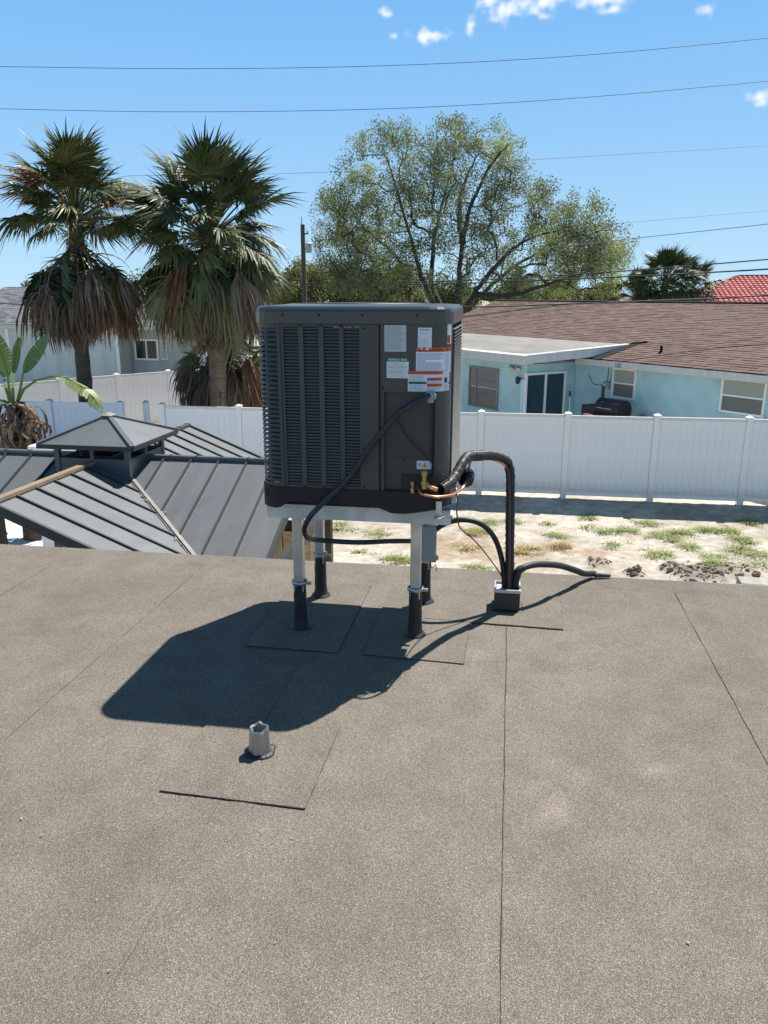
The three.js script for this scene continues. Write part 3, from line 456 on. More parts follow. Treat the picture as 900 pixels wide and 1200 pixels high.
// ============================================================ pipes, conduits, pitch pan, disconnect, vent
const RP = (u, v, y) => { const s = 1 + 0.041 * (1 - sstep(3.45, 4.05, v)); return W(u * s, v * s, EYE + (ROOF + y - EYE) * s); }, pth = (list) => list.map(([u, v, y]) => RP(u, v, y));
function line(name, label, category, parts) {                           // world-space parts, the first holding the name's own look
  const o = thing(name, label, category); for (const [n, g, m, l] of parts) mesh(n, g, m, o, { label: l }); return o;
}
{
  const R = rng(55);
  // corrugated insulated suction pipe
  const sp = pth([[-0.325, 3.385, 0.905], [-0.301, 3.39, 0.893], [-0.25, 3.46, 0.905], [-0.225, 3.52, 0.93], [-0.2, 3.6, 0.972], [-0.178, 3.68, 0.99], [-0.13, 3.83, 0.968], [-0.075, 4.0, 0.938], [-0.02, 4.12, 0.90], [0.018, 4.19, 0.86], [0.034, 4.2, 0.80], [0.04, 4.2, 0.70], [0.05, 4.2, 0.4], [0.062, 4.2, 0.10]]);
  const cv = new THREE.CatmullRomCurve3(sp, false, 'centripetal'), n = 260, pts = cv.getSpacedPoints(n), rad = pts.map((p, i) => 0.0255 + (i > 62 && i < 128 ? 0.0022 * Math.sin(i * 1.35) : 0.0008 * Math.sin(i * 0.9)) + 0.003 * (fbm(i * 0.11, 3, 57, 3) - 0.5));
  const suction = line('suction_pipe', 'black insulated refrigerant pipe looping from condenser down to pitch pan', 'pipe', [['insulation', tapered(pts.filter((p, i) => i > 8), rad.filter((r, i) => i > 8), 14, 0.08, R), M.rubber]]);
  mesh('copper_end', tube(pth([[-0.352, 3.385, 0.926], [-0.33, 3.38, 0.908], [-0.298, 3.39, 0.893]]), 0.0115, 14), M.copper, suction);
  line('liquid_line', 'thin copper refrigerant line running beside the black insulated pipe', 'pipe', [
    ['copper_tube', tube(pth([[-0.385, 3.375, 0.9], [-0.36, 3.34, 0.883], [-0.3, 3.33, 0.876], [-0.235, 3.40, 0.868], [-0.208, 3.5, 0.862], [-0.195, 3.56, 0.858], [-0.187, 3.6, 0.866], [-0.183, 3.64, 0.873]]), 0.0065, 40), M.copper],
    ['copper_tube', tube(pth([[-0.182, 3.775, 0.873], [-0.180, 3.80, 0.885], [-0.172, 3.805, 0.92], [-0.165, 3.82, 0.945], [-0.14, 3.88, 0.945], [-0.07, 4.02, 0.912], [-0.01, 4.12, 0.868], [0.005, 4.14, 0.852]]), 0.0065, 50), M.copper], ['copper_tube', tube(pth([[0.004, 4.139, 0.853], [0.022, 4.165, 0.82], [0.032, 4.165, 0.74], [0.048, 4.165, 0.4], [0.06, 4.165, 0.1]]), 0.0064, 50), M.copperDark, 'dark brown tube']]);  // the vertical run is a darker brown
  // filter drier: a short black canister
  const a = RP(-0.183, 3.64, 0.873), b = RP(-0.183, 3.775, 0.873);
  const prof = [[0, 0], [0.012, 0], [0.016, 0.012], [0.032, 0.02], [0.04, 0.03], [0.041, 0.05], [0.041, 0.085], [0.04, 0.105], [0.032, 0.116], [0.016, 0.123], [0.012, 0.135], [0, 0.135]].map(([x, y]) => new THREE.Vector2(x, y));
  line('filter_drier', 'glossy black filter drier canister beside the condenser corner', 'filter drier', [['canister', new THREE.LatheGeometry(prof, 24).applyQuaternion(new THREE.Quaternion().setFromUnitVectors(V3(0, 1, 0), b.clone().sub(a).normalize())).translate(a.x, a.y, a.z), mat(0.01, 0.01, 0.012, 0.18)]]);
  // conduit whip from the service cover to the disconnect
  line('electrical_whip', 'dark blue flexible conduit hanging across the condenser front to the stand', 'conduit', [['conduit', tube(pth([[-0.335, 3.39, 1.322], [-0.36, 3.355, 1.315], [-0.457, 3.33, 1.258], [-0.571, 3.33, 1.126], [-0.704, 3.38, 0.938], [-0.826, 3.37, 0.816], [-0.895, 3.37, 0.739], [-0.928, 3.40, 0.678], [-0.943, 3.5, 0.60], [-0.94, 3.70, 0.522], [-0.765, 3.86, 0.466], [-0.6, 4.02, 0.430], [-0.47, 4.12, 0.405]]), 0.0135, 120, 12), M.whip], ['fitting', cyl(0.018, 0.018, 0.03, ...RP(-0.335, 3.395, 1.325).toArray()), M.boxGrey]]);
  const db = thing('disconnect_box', 'grey electrical disconnect box on the rear right stand leg', 'electrical box', RP(-0.412, 4.145, 0.29), -TH);
  mesh('enclosure', rbx(0.098, 0.2, 0.07, 0, 0.1, 0, 0.006), M.boxGrey, db); mesh('cover', rbx(0.104, 0.17, 0.01, 0, 0.12, 0.038, 0.004), M.boxGrey, db); mesh('latch', rbx(0.02, 0.03, 0.012, 0.056, 0.02, 0.02, 0.003), M.steel, db);
  mesh('ground_wire', tube([V3(0.02, 0.0, 0.02), V3(0.03, -0.04, 0.03), V3(0.05, -0.02, 0.03), V3(0.055, -0.06, 0.02)], 0.0025, 20, 5), M.wire, db);
  line('power_conduit', 'black flexible conduit arching from disconnect box into the pitch pan', 'conduit', [['conduit', tube(pth([[-0.37, 4.16, 0.465], [-0.33, 4.16, 0.495], [-0.27, 4.16, 0.522], [-0.204, 4.16, 0.531], [-0.13, 4.17, 0.515], [-0.07, 4.18, 0.47], [-0.03, 4.19, 0.41], [0.005, 4.2, 0.31], [0.025, 4.2, 0.2], [0.03, 4.2, 0.1]]), 0.0155, 80, 12), M.rubber]]);
  line('low_voltage_wire', 'thin black thermostat wire hanging from condenser corner to the pitch pan', 'wire', [['cable', tube(pth([[-0.491, 3.415, 1.214], [-0.43, 3.40, 1.12], [-0.349, 3.40, 1.042], [-0.29, 3.40, 0.975], [-0.255, 3.44, 0.94], [-0.222, 3.56, 0.85], [-0.222, 3.68, 0.76], [-0.23, 3.8, 0.676], [-0.218, 3.98, 0.535], [-0.15, 4.06, 0.45], [-0.06, 4.13, 0.32], [0.02, 4.19, 0.18], [0.035, 4.2, 0.1]]), 0.0038, 110, 6), M.rubber]]);
  line('roof_conduit', 'black conduit running from pitch pan over the roof edge to the right', 'conduit', [['conduit', tube(pth([[0.092, 4.19, 0.1], [0.094, 4.19, 0.17], [0.102, 4.20, 0.222], [0.135, 4.22, 0.244], [0.2, 4.28, 0.245], [0.30, 4.38, 0.215], [0.38, 4.5, 0.165], [0.47, 4.62, 0.10], [0.53, 4.7, 0.055], [0.60, 4.78, 0.03]]), 0.0195, 80, 12), M.rubber], ['tape_wrap', tube(pth([[0.097, 4.193, 0.19], [0.106, 4.205, 0.228], [0.13, 4.218, 0.243]]), 0.0225, 14, 10), M.bitumen], ['wood_end', rod(RP(0.6, 4.765, 0.026), RP(0.70, 4.785, 0.02), 0.018, 8, 0.011), M.brownPost]]);
  const pp = thing('pitch_pan', 'dark square pitch pan with silver rim sealing the pipes into the roof', 'roof flashing', AT(0.048, 4.2, ROOF), -TH);
  mesh('curb', [rbx(0.145, 0.135, 0.008, 0, 0.068, 0.068, 0.002), rbx(0.145, 0.135, 0.008, 0, 0.068, -0.068, 0.002), rbx(0.008, 0.135, 0.13, -0.068, 0.068, 0, 0.002), rbx(0.008, 0.135, 0.13, 0.068, 0.068, 0, 0.002)], M.panBox, pp);
  mesh('rim', [rbx(0.152, 0.02, 0.012, 0, 0.128, 0.07, 0.003), rbx(0.152, 0.02, 0.012, 0, 0.128, -0.07, 0.003), rbx(0.012, 0.02, 0.14, -0.07, 0.128, 0, 0.003), rbx(0.012, 0.02, 0.14, 0.07, 0.128, 0, 0.003)], M.alu, pp);
  mesh('sealant', rbx(0.128, 0.02, 0.128, 0, 0.112, 0, 0.008), M.sealant, pp);
  { const fl = []; for (let i = 0; i < 26; i++) { const s = i / 26 * 4, k = s | 0, t = (s - k) - 0.5, q = [[t, 0.5], [0.5, -t], [-t, -0.5], [-0.5, t]][k]; fl.push(new THREE.SphereGeometry(0.011 + R() * 0.009, 7, 5).scale(1.2, 0.5, 1.2).translate(q[0] * 0.147, 0.006, q[1] * 0.147)); } mesh('tar_bead', fl, M.bitumen, pp); }
  // plumbing vent with crimped lead flashing
  const vt = thing('vent_pipe', 'short grey plumbing vent with crimped lead flashing on the open roof', 'vent pipe', AT(-0.907, 2.56, ROOF + 0.004), -TH);
  { const n = 28, hgt = [0.0, 0.012, 0.03, 0.07, 0.104, 0.112, 0.107, 0.06], rd = [0.05, 0.044, 0.0415, 0.0395, 0.0385, 0.0345, 0.028, 0.026], pos = [], q = (i, k) => { const f = k / n * 6.28318, w = 1 + (i > 2 ? 0.045 : 0.02) * Math.sin(f * 6 + i * 0.2) + 0.05 * Math.sin(f * 7 + 1 - i * 0.2), y = hgt[i] + (i > 3 && i < 7 ? 0.003 * Math.sin(f * 3 + 0.8) + 0.003 * Math.sin(f * 6) : 0); return [Math.cos(f) * rd[i] * w, y, Math.sin(f) * rd[i] * w]; };
    for (let i = 0; i < hgt.length - 1; i++) for (let k = 0; k < n; k++) { const A = q(i, k), B = q(i, k + 1), C = q(i + 1, k + 1), D = q(i + 1, k); pos.push(...A, ...B, ...C, ...A, ...C, ...D); }
    mesh('flashing', geo(pos), M.lead, vt); mesh('pipe_bore', cyl(0.026, 0.026, 0.006, 0, 0.05, 0), M.acBlack, vt);
    const bl = []; for (let i = 0; i < 18; i++) { const f = i / 18 * 6.283; bl.push(new THREE.SphereGeometry(0.012 + R() * 0.008, 7, 5).scale(1.3, 0.6, 1.3).translate(Math.cos(f) * 0.043, 0.004, Math.sin(f) * 0.043)); } mesh('tar_bead', bl, M.bitumen, vt);
  }
}
{ // wind-blown bits on the roof
  const R = rng(59), bits = []; for (let i = 0; i < 70; i++) { const v = 1.5 + R() * 3.1, u = -1.9 + R() * 3.7, k = 0.0022 + R() * R() * R() * 0.007; bits.push(new THREE.TetrahedronGeometry(k).scale(1.4, 0.45, 0.8).rotateY(R() * 6).translate(u, 0.006, -v)); }
  const m = mesh('roof_debris', bits, mat(0.42, 0.36, 0.27, 0.9), scene); m.position.copy(AT(0, 0, ROOF)); m.rotation.y = -TH; m.userData = { kind: 'stuff', label: 'tiny dry leaf bits scattered over the flat roof', category: 'debris' };
}
// ============================================================ the gazebo: four gabled wings round a cupola
{
  const YR = 2.75, DROP = 0.868, A = 1.96, B = 2.11, g = thing('gazebo', 'dark metal gazebo with four gabled standing seam wings and a cupola', 'gazebo', AT(-4.114, 7.45, 0), -TH - 0.0097);
  const wings = [['front', V3(0, 0, 1), A, B], ['right', V3(1, 0, 0), B, A], ['back', V3(0, 0, -1), A, B], ['left', V3(-1, 0, 0), B, A]], top = V3(0, YR, 0), R = rng(61);
  const pt = (d, x, p, y, run, lift = 0) => V3(d.x * x + p.x * y, YR - DROP * y / run + lift, d.z * x + p.z * y);
  for (const [nm, d, len, run] of wings) for (const sg of [1, -1]) {
    const p = V3(d.z * sg, 0, -d.x * sg), N = 7, w = len / N, face = new THREE.Group(); face.name = 'roof_slope'; g.add(face);
    for (let i = 0; i < N; i++) {
      const x0 = i * w + 0.004, x1 = (i + 1) * w - 0.004;
      mesh('roof_panel', slab([pt(d, x0, p, 0.02, run), pt(d, x1, p, 0.02, run), pt(d, x1, p, run * x1 / len, run), pt(d, x0, p, run * x0 / len, run)], 0.012), R() < 0.5 ? M.roofMetal : M.roofMetalB, face);
      if (i > 0) mesh('rib', bar(pt(d, i * w, p, 0.03, run, 0.012), pt(d, i * w, p, run * i * w / len - 0.015, run, 0.006), 0.02, 0.022), M.ribDark, face);  // ribs carry the dark of their shaded sides as colour
    }
    mesh('rake_trim', bar(pt(d, len + 0.012, p, 0.0, run, -0.02), pt(d, len + 0.012, p, run + 0.02, run, -0.02), 0.03, 0.085), M.ribDark, g);
    if (sg > 0) { const pv = V3(d.z, 0, -d.x); mesh('valley_trim', [bar(pt(d, 0.35, pv, run * 0.35 / len, run, 0.012), pt(d, len, pv, run, run, 0.012), 0.06, 0.014), bar(pt(d, 0.35, pv, run * 0.35 / len, run, 0.024), pt(d, len, pv, run, run, 0.024), 0.03, 0.02)], M.valleyCap, g); }
  }
  for (const [nm, d, len] of wings) {
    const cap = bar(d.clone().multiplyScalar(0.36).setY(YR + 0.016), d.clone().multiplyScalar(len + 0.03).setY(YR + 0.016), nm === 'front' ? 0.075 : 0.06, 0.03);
    const m = mesh('ridge_cap', cap, nm === 'front' ? M.orangeCap : M.ribMetal, g, nm === 'front' ? { label: 'tan-orange ridge cap' } : {});
    if (nm !== 'front') for (let k = 1; k < 8; k++) mesh('cap_joint', bar(d.clone().multiplyScalar(k * len / 7.5 + 0.1).setY(YR + 0.034), d.clone().multiplyScalar(k * len / 7.5 + 0.112).setY(YR + 0.034), 0.064, 0.008), M.ribDark, m);
    // gable beam, king post
    const q = V3(d.z, 0, -d.x), e = (y, t) => V3(d.x * (len - 0.06) + q.x * t, y, d.z * (len - 0.06) + q.z * t), run = d.x ? A : B;
    mesh('gable_beam', bar(e(YR - DROP + 0.05, -run + 0.1), e(YR - DROP + 0.05, run - 0.1), 0.07, 0.11), M.ribDark, g);
    mesh('king_post', bar(e(YR - DROP + 0.1, 0), e(YR - 0.06, 0), 0.06, 0.06, V3(d.x, 0, d.z)), M.ribDark, g);
  }
  for (const x of [-1, 1]) for (const z of [-1, 1]) mesh('post', rbx(0.12, YR - DROP, 0.12, x * (B - 0.22), (YR - DROP) / 2, z * (A - 0.2), 0.008), M.brownPost, g);
  // cupola
  const cup = new THREE.Group(); cup.name = 'cupola'; g.add(cup);
  const H = 0.385, t = 0.02, y0 = 2.42, y1 = 2.80;
  for (const s of [-1, 1]) { mesh('cupola_wall', bx(2 * H, y1 - y0, t, 0, (y0 + y1) / 2, s * H), M.ribMetal, cup); mesh('cupola_wall', bx(t, y1 - y0, 2 * H - 0.03, s * H, (y0 + y1) / 2, 0), M.ribMetal, cup); }
  for (const x of [-1, 0, 1]) for (const z of [-1, 0, 1]) if (x || z) mesh('cupola_post', bx(x && z ? 0.05 : 0.035, 0.5, x && z ? 0.05 : 0.035, x * (H - 0.005), 2.71, z * (H - 0.005)), M.ribMetal, cup);
  for (const s of [-1, 1]) { mesh('cupola_brace', [rod(V3(-H, 2.86, s * H), V3(-H + 0.13, 2.945, s * H), 0.012, 5), rod(V3(H, 2.86, s * H), V3(H - 0.13, 2.945, s * H), 0.012, 5)], M.ribMetal, cup); mesh('cupola_rail', [bx(0.9, 0.03, 0.03, 0, 2.945, s * 0.44), bx(0.03, 0.03, 0.85, s * 0.44, 2.945, 0)], M.ribDark, cup); }
  const C = 0.515, apex = V3(0, 3.185, 0), cor = [V3(-C, 2.955, C), V3(C, 2.955, C), V3(C, 2.955, -C), V3(-C, 2.955, -C)];
  for (let i = 0; i < 4; i++) { const a = cor[i], b = cor[(i + 1) % 4]; mesh('cupola_panel', slab([apex, a, b], 0.012), M.roofMetal, cup); mesh('cupola_hip', bar(apex.clone().setY(3.187), a.clone().setY(2.962), 0.045, 0.022), M.ribMetal, cup); mesh('cupola_eave', bar(a.clone().setY(2.937), b.clone().setY(2.937), 0.02, 0.045), M.ribDark, cup); }
  mesh('cupola_cap', [cyl(0.085, 0.03, 0.03, 0, 3.2, 0, 4)].map((q) => q.rotateY(Math.PI / 4)), M.valleyCap, cup);
  // oak litter caught in the valley
  const lit = []; for (let i = 0; i < 24; i++) { const k = 0.5 + R() * R() * 1.1, x = k + (R() - 0.5) * 0.1, z = k * A / B + (R() - 0.5) * 0.1; lit.push(new THREE.TetrahedronGeometry(0.008 + R() * 0.014).scale(1, 0.5, 1).rotateY(R() * 6).translate(x, YR - DROP * Math.min(x / B, z / A) + 0.02, z)); }
  const l = mesh('leaf_litter', lit, M.litter, scene); l.position.copy(g.position); l.rotation.y = g.rotation.y; l.userData = { kind: 'stuff', label: 'dry leaf litter caught in the gazebo roof valley', category: 'leaf litter' };
  // things seen past the gazebo
  const q = P(334, 640, 8.3), wf = thing('planter_box', 'pale wooden planter of upright boards beside the gazebo corner', 'planter', V3(q.x - 0.05, 0, q.z), -TH);
  for (let i = 0; i < 5; i++) mesh('board', rbx(0.145, 1.74, 0.03, -0.36 + i * 0.155, 0.87, 0, 0.006), M.wood, wf);
  for (let i = 0; i < 2; i++) mesh('side_board', rbx(0.03, 1.74, 0.3, -0.43 + i * 0.77, 0.87, -0.17, 0.006), M.wood, wf);
  mesh('top_board', rbx(0.8, 0.05, 0.12, -0.04, 1.77, -0.2, 0.008), M.navy, wf); mesh('back_board', rbx(0.8, 1.7, 0.03, -0.04, 0.85, -0.32, 0.006), M.wood, wf);
  const s = P(60, 523, 11), sb = thing('storage_cabinet', 'white resin storage cabinet just showing behind the left gazebo wing', 'cabinet', V3(s.x, 0, s.z), -TH);
  mesh('cabinet_body', rbx(0.75, s.y - 0.06, 0.6, 0, (s.y - 0.06) / 2, -0.3, 0.03), M.white, sb); mesh('lid', rbx(0.8, 0.06, 0.66, 0, s.y - 0.03, -0.3, 0.02), M.white, sb); mesh('emblem', rbx(0.09, 0.07, 0.006, -0.07, s.y - 0.11, 0.003, 0.002), M.boxGrey, sb);
}

// ============================================================ vinyl fences
function fence(label, u, v, dir, n, pitch, m, h = 1.83) {                // dir = angle in the u-v plane; local x runs along it
  const f = thing('vinyl_fence', label, 'fence', AT(u, v, 0), -TH + dir, 'white vinyl fences');
  const post = mesh('fence_post', rbx(0.127, h + 0.1, 0.127, 0, (h + 0.1) / 2 - 0.04, 0, 0.006), m, null), capG = merge([rbx(0.15, 0.025, 0.15, 0, h + 0.07, 0, 0.006), cyl(0.095, 0.03, 0.028, 0, h + 0.096, 0, 4).rotateY(Math.PI / 4)]), cap = mesh('post_cap', capG, m, null);
  const w = pitch - 0.127, k = Math.max(1, Math.round(w / 0.152)), pw = w / k, pick = mesh('picket', bx(pw - 0.008, h - 0.2, 0.03, 0, (h - 0.2) / 2 + 0.16, 0), m, null), back = mesh('tongue', bx(w, h - 0.2, 0.018, 0, (h - 0.2) / 2 + 0.16, 0), m, null), rail = mesh('rail', rbx(w, 0.14, 0.05, 0, 0, 0, 0.004), m, null), R = rng(u * 100 | 0);
  for (let i = 0; i <= n; i++) {
    const p = share('fence_post', post, f); p.position.x = i * pitch; share('post_cap', cap, p);
    p.rotation.z = (R() - 0.5) * 0.012;
    if (i === n) break;
    const x = i * pitch + pitch / 2, dy = (R() - 0.5) * 0.02;
    for (const y of [0.15, h - 0.03]) { const r = share('rail', rail, f); r.position.set(x, y + dy, 0); }
    share('tongue', back, f).position.set(x, dy, 0);
    for (let j = 0; j < k; j++) share('picket', pick, f).position.set(x - w / 2 + pw * (j + 0.5), dy, 0);
  }
  return f;
}
fence('long white vinyl privacy fence across the back of the sandy yard', -8.05, 17.12, 0, 10, 1.875, M.vinyl);
fence('white vinyl fence with bluish shade in its colour, left of the gap, behind the drooping leaf', -12.93, 17.3, 0, 2, 1.87, M.vinylShade);
fence('white vinyl fence climbing to the right behind the palm trunks', -15.9, 19.1, Math.atan2(0.8, 0.6), 8, 1.85, M.vinyl);
{ const f = thing('gate_post', 'short white vinyl gate post standing in the fence gap', 'post', AT(-8.95, 18.1, 0), -TH); mesh('post_body', rbx(0.127, 1.78, 0.127, 0, 0.89, 0, 0.006), M.vinyl, f); mesh('post_cap', [rbx(0.15, 0.025, 0.15, 0, 1.79, 0, 0.005), cyl(0.095, 0.02, 0.05, 0, 1.825, 0, 4).rotateY(Math.PI / 4)], M.vinyl, f); }

// ============================================================ houses
function shingles(x0, x1, z0, y0, z1, y1, tone, R, tab = 0.32, expo = 0.145) {   // courses from the eave (z0, y0) up to (z1, y1); each tab has its butt edge
  const L = Math.hypot(z1 - z0, y1 - y0), n = Math.floor(L / expo), pos = [], col = [], dz = (z1 - z0) / n, dy = (y1 - y0) / n, up = V3(0, Math.abs(z1 - z0), Math.abs(y1 - y0) * Math.sign(z0 - z1)).normalize();
  for (let i = 0; i < n; i++) for (let x = x0 - (i % 2 ? tab / 2 : 0) - R() * 0.1; x < x1;) {
    const w = tab * (0.55 + R() * 0.9), a = Math.max(x, x0), b = Math.min(x + w - 0.006, x1); x += w; if (b <= a) continue;
    const th = 0.01 + (R() < 0.4 ? 0.007 : 0), zl = z0 + i * dz, yl = y0 + i * dy, zh = zl + dz * 1.08, yh = yl + dy * 1.08, c = tone(R, a, i / n);
    const A = [a, yl + up.y * th, zl + up.z * th], B = [b, yl + up.y * th, zl + up.z * th], C = [b, yh + up.y * 0.002, zh], D = [a, yh + up.y * 0.002, zh], E = [a, yl, zl], F = [b, yl, zl];
    pos.push(...A, ...B, ...C, ...A, ...C, ...D, ...E, ...F, ...B, ...E, ...B, ...A); for (let k = 0; k < 12; k++) col.push(...c);
  }
  return geo(pos, col);
}
// a window: frame, panes behind it, sill; split 'h' (two sashes), 'v' (two lights) or 'grid'
function windowUnit(parent, x, y, z, w, h, { ry = 0, frame = M.frameWhite, f = 0.06, split = 'h', panes = [M.glassDark, M.glassDark], sill = true, sillMat = M.turquoise, name = 'window' } = {}) {
  const g = new THREE.Group(); g.name = name; g.position.set(x, y, z); g.rotation.y = ry; parent.add(g);
  const fr = [rbx(w, f, 0.07, 0, h / 2 - f / 2, 0.012, 0.006), rbx(w, f, 0.07, 0, -h / 2 + f / 2, 0.012, 0.006), rbx(f, h - 2 * f - 0.004, 0.066, -w / 2 + f / 2, 0, 0.012, 0.006), rbx(f, h - 2 * f - 0.004, 0.066, w / 2 - f / 2, 0, 0.012, 0.006)];
  if (split === 'h') fr.push(rbx(w - 2 * f - 0.004, 0.045, 0.055, 0, 0, 0.01, 0.004)); if (split === 'v') fr.push(rbx(0.06, h - 2 * f - 0.004, 0.055, 0, 0, 0.01, 0.004));
  if (split === 'grid') fr.push(rbx(0.022, h - 2 * f, 0.04, -w * 0.24, 0, 0.012, 0.003), rbx(w - 2 * f, 0.022, 0.036, 0, h / 6, 0.012, 0.003), rbx(w - 2 * f, 0.022, 0.036, 0, -h / 6, 0.012, 0.003));
  mesh('frame', fr, frame, g);
  if (split === 'v') for (const s of [-1, 1]) mesh('pane', bx(w / 2 - f - 0.04, h - 2 * f, 0.012, s * (w / 4 - f / 4 + 0.01), 0, 0), panes[s < 0 ? 0 : 1], g);
  else for (const s of [1, -1]) mesh('pane', bx(w - 2 * f, h / 2 - f - 0.01, 0.012, 0, s * (h / 4 - f / 4), s > 0 ? 0.004 : -0.002), panes[s > 0 ? 0 : 1], g);
  if (sill) mesh('sill', rbx(w + 0.12, 0.05, 0.09, 0, -h / 2 - 0.027, 0.025, 0.008), sillMat, g);
  return g;
}
const AH = 59 * Math.PI / 180, HOUSE = Gd(697, 421, 2.6);
const hw = (s, d, y) => V3(HOUSE.x + s * Math.cos(AH) + d * Math.sin(AH), y, HOUSE.z + s * Math.sin(AH) - d * Math.cos(AH));
{
  const h = thing('turquoise_house', 'low turquoise stucco house with brown shingle roof behind the white fence', 'house', hw(0, 0, 0), -AH), R = rng(71);
  const x0 = -10.6, x1 = 15, rise = 0.31, RD = 5, YE = 2.6;
  mesh('wall', [bx(x1 - x0 - 0.6, 2.5, 0.2, (x0 + x1) / 2, 1.25, -0.45), bx(x1 - x0 - 0.6, 2.5, 0.2, (x0 + x1) / 2, 1.25, -9.55), bx(0.2, 2.5, 8.9, x0 + 0.4, 1.25, -5), bx(0.2, 2.5, 8.9, x1 - 0.4, 1.25, -5)], M.turquoise, h);
  const annex = mesh('annex_wall', [bx(8.9, 2.5, 0.2, -5.51, 1.25, 1.5), bx(0.2, 2.44, 1.74, -1.161, 1.22, 0.529), bx(0.2, 2.44, 1.74, -9.86, 1.22, 0.529)], M.turquoise, h);
  const tone = (R, x, t) => { const k = 0.86 + R() * 0.28, w = R(); return w < 0.12 ? [0.15 * k, 0.092 * k, 0.074 * k] : w < 0.3 ? [0.10 * k, 0.06 * k, 0.052 * k] : [0.128 * k, 0.076 * k, 0.063 * k]; };
  const roof = new THREE.Group(); roof.name = 'roof'; h.add(roof);
  mesh('shingles', shingles(x0, x1, 0.0, YE + 0.015, -RD, YE + RD * rise + 0.015, tone, R), M.shingle, roof, { uv: 'keep', kind: 'stuff' });
  mesh('roof_deck', [slab([V3(x0, YE, 0), V3(x1, YE, 0), V3(x1, YE + RD * rise, -RD), V3(x0, YE + RD * rise, -RD)], 0.05), slab([V3(x0, YE, -2 * RD), V3(x1, YE, -2 * RD), V3(x1, YE + RD * rise, -RD - 0.002), V3(x0, YE + RD * rise, -RD - 0.002)], 0.05)], mat(0.17, 0.125, 0.11, 0.95), roof);
  mesh('ridge_cap', bar(V3(x0, YE + RD * rise + 0.02, -RD), V3(x1, YE + RD * rise + 0.02, -RD), 0.28, 0.03), mat(0.2, 0.15, 0.13, 0.95), roof);
  mesh('gable_wall', [V3(x0 + 0.32, 2.5, 0), V3(x1 - 0.32, 2.5, 0)].map((p) => { const s = new THREE.Shape([[0.5, 0], [9.5, 0], [5, 1.4]].map(([a, b]) => new THREE.Vector2(a, b))); return new THREE.ExtrudeGeometry(s, { depth: 0.15, bevelEnabled: false }).rotateY(Math.PI / 2).translate(p.x - 0.075, p.y, 0); }), M.turquoise, h);
  mesh('fascia', [rbx(x1 + 0.75, 0.17, 0.03, (x1 - 0.75) / 2, 2.505, 0.016, 0.005)], M.trimWhite, h);
  mesh('rake_board', bar(V3(x0 - 0.02, YE - 0.07, 0), V3(x0 - 0.02, YE + RD * rise - 0.07, -RD), 0.03, 0.16), M.trimWhite, h); mesh('rake_board', bar(V3(x0 - 0.02, YE + RD * rise - 0.07, -RD), V3(x0 - 0.02, YE - 0.07, -2 * RD), 0.03, 0.16), M.trimWhite, h);
  mesh('soffit', bx(x1 + 0.75, 0.02, 0.36, (x1 - 0.75) / 2, 2.43, -0.165), M.trimWhite, h);
  // flat roof over the annex, its fascia and near-black joint strip with the shingles
  const fl = V3(-10.5, 2.72, 1.95), q = (x, d, y) => V3(x, y, -d);
  mesh('flat_annex_roof', slab([q(-10.4, -1.95, 2.72), q(-0.8, -1.95, 2.72), q(0.2, 1.3, 3.0), q(-10.4, 1.3, 3.0)], 0.05), M.flatRoof, h);
  mesh('annex_edge', slab([q(-10.4, -1.95, 2.722), q(-0.8, -1.95, 2.722), q(-0.8, -1.75, 2.745), q(-10.4, -1.75, 2.745)], 0.012), M.trimWhite, h); mesh('annex_fascia', rbx(9.64, 0.25, 0.04, -5.6, 2.60, 1.972, 0.006), M.trimWhite, h); mesh('annex_fascia', bar(q(-0.78, -1.99, 2.605), q(0.2, 1.2, 2.875), 0.04, 0.245), M.trimWhite, h); mesh('annex_edge', slab([q(-0.95, -1.75, 2.747), q(-0.75, -1.75, 2.747), q(0.2, 1.3, 3.01), q(0.0, 1.3, 3.01)], 0.012), M.trimWhite, h);
  mesh('annex_soffit', bx(9.5, 0.02, 2.2, -5.65, 2.49, 0.86), M.trimWhite, h);
  mesh('shade_joint', [slab([q(-0.2, -0.05, 2.625), q(0.24, -0.05, 2.625), q(0.48, 1.28, 3.035), q(0.2, 1.28, 3.035)], 0.03), bar(q(0.2, 1.24, 3.02), q(0.62, 1.42, 3.08), 0.1, 0.04)], M.flatBlack, h);  // dark flashing, with the deep shade under the fascia put into its colour
  const pane = [M.blind, mat(0.13, 0.145, 0.13, 0.3)];
  windowUnit(h, 0.86, 1.965, -0.34, 0.86, 0.86, { panes: pane });
  windowUnit(h, 4.6, 2.0, -0.34, 1.22, 0.87, { panes: pane });
  windowUnit(h, 9.4, 2.0, -0.34, 1.22, 0.87, { panes: pane });
  windowUnit(h, -3.05, 1.58, 1.61, 1.47, 1.26, { frame: M.frameGrey, f: 0.05, split: 'grid', panes: [mat(0.17, 0.16, 0.15, 0.4), mat(0.13, 0.12, 0.115, 0.4)] });
  windowUnit(h, -7.2, 1.58, 1.61, 1.47, 1.26, { frame: M.frameGrey, f: 0.05, split: 'grid', panes: [mat(0.17, 0.16, 0.15, 0.4), mat(0.13, 0.12, 0.115, 0.4)] });
  windowUnit(h, -1.05, 1.11, 0.875, 1.6, 2.18, { ry: Math.PI / 2, split: 'v', panes: [M.glassTeal, M.glassTeal], sill: false, name: 'sliding_door', f: 0.07 });
  mesh('corner_post', rbx(0.09, 2.0, 0.09, -1.10, 1.0, 1.70, 0.006), mat(0.5, 0.68, 0.74, 0.6), h);
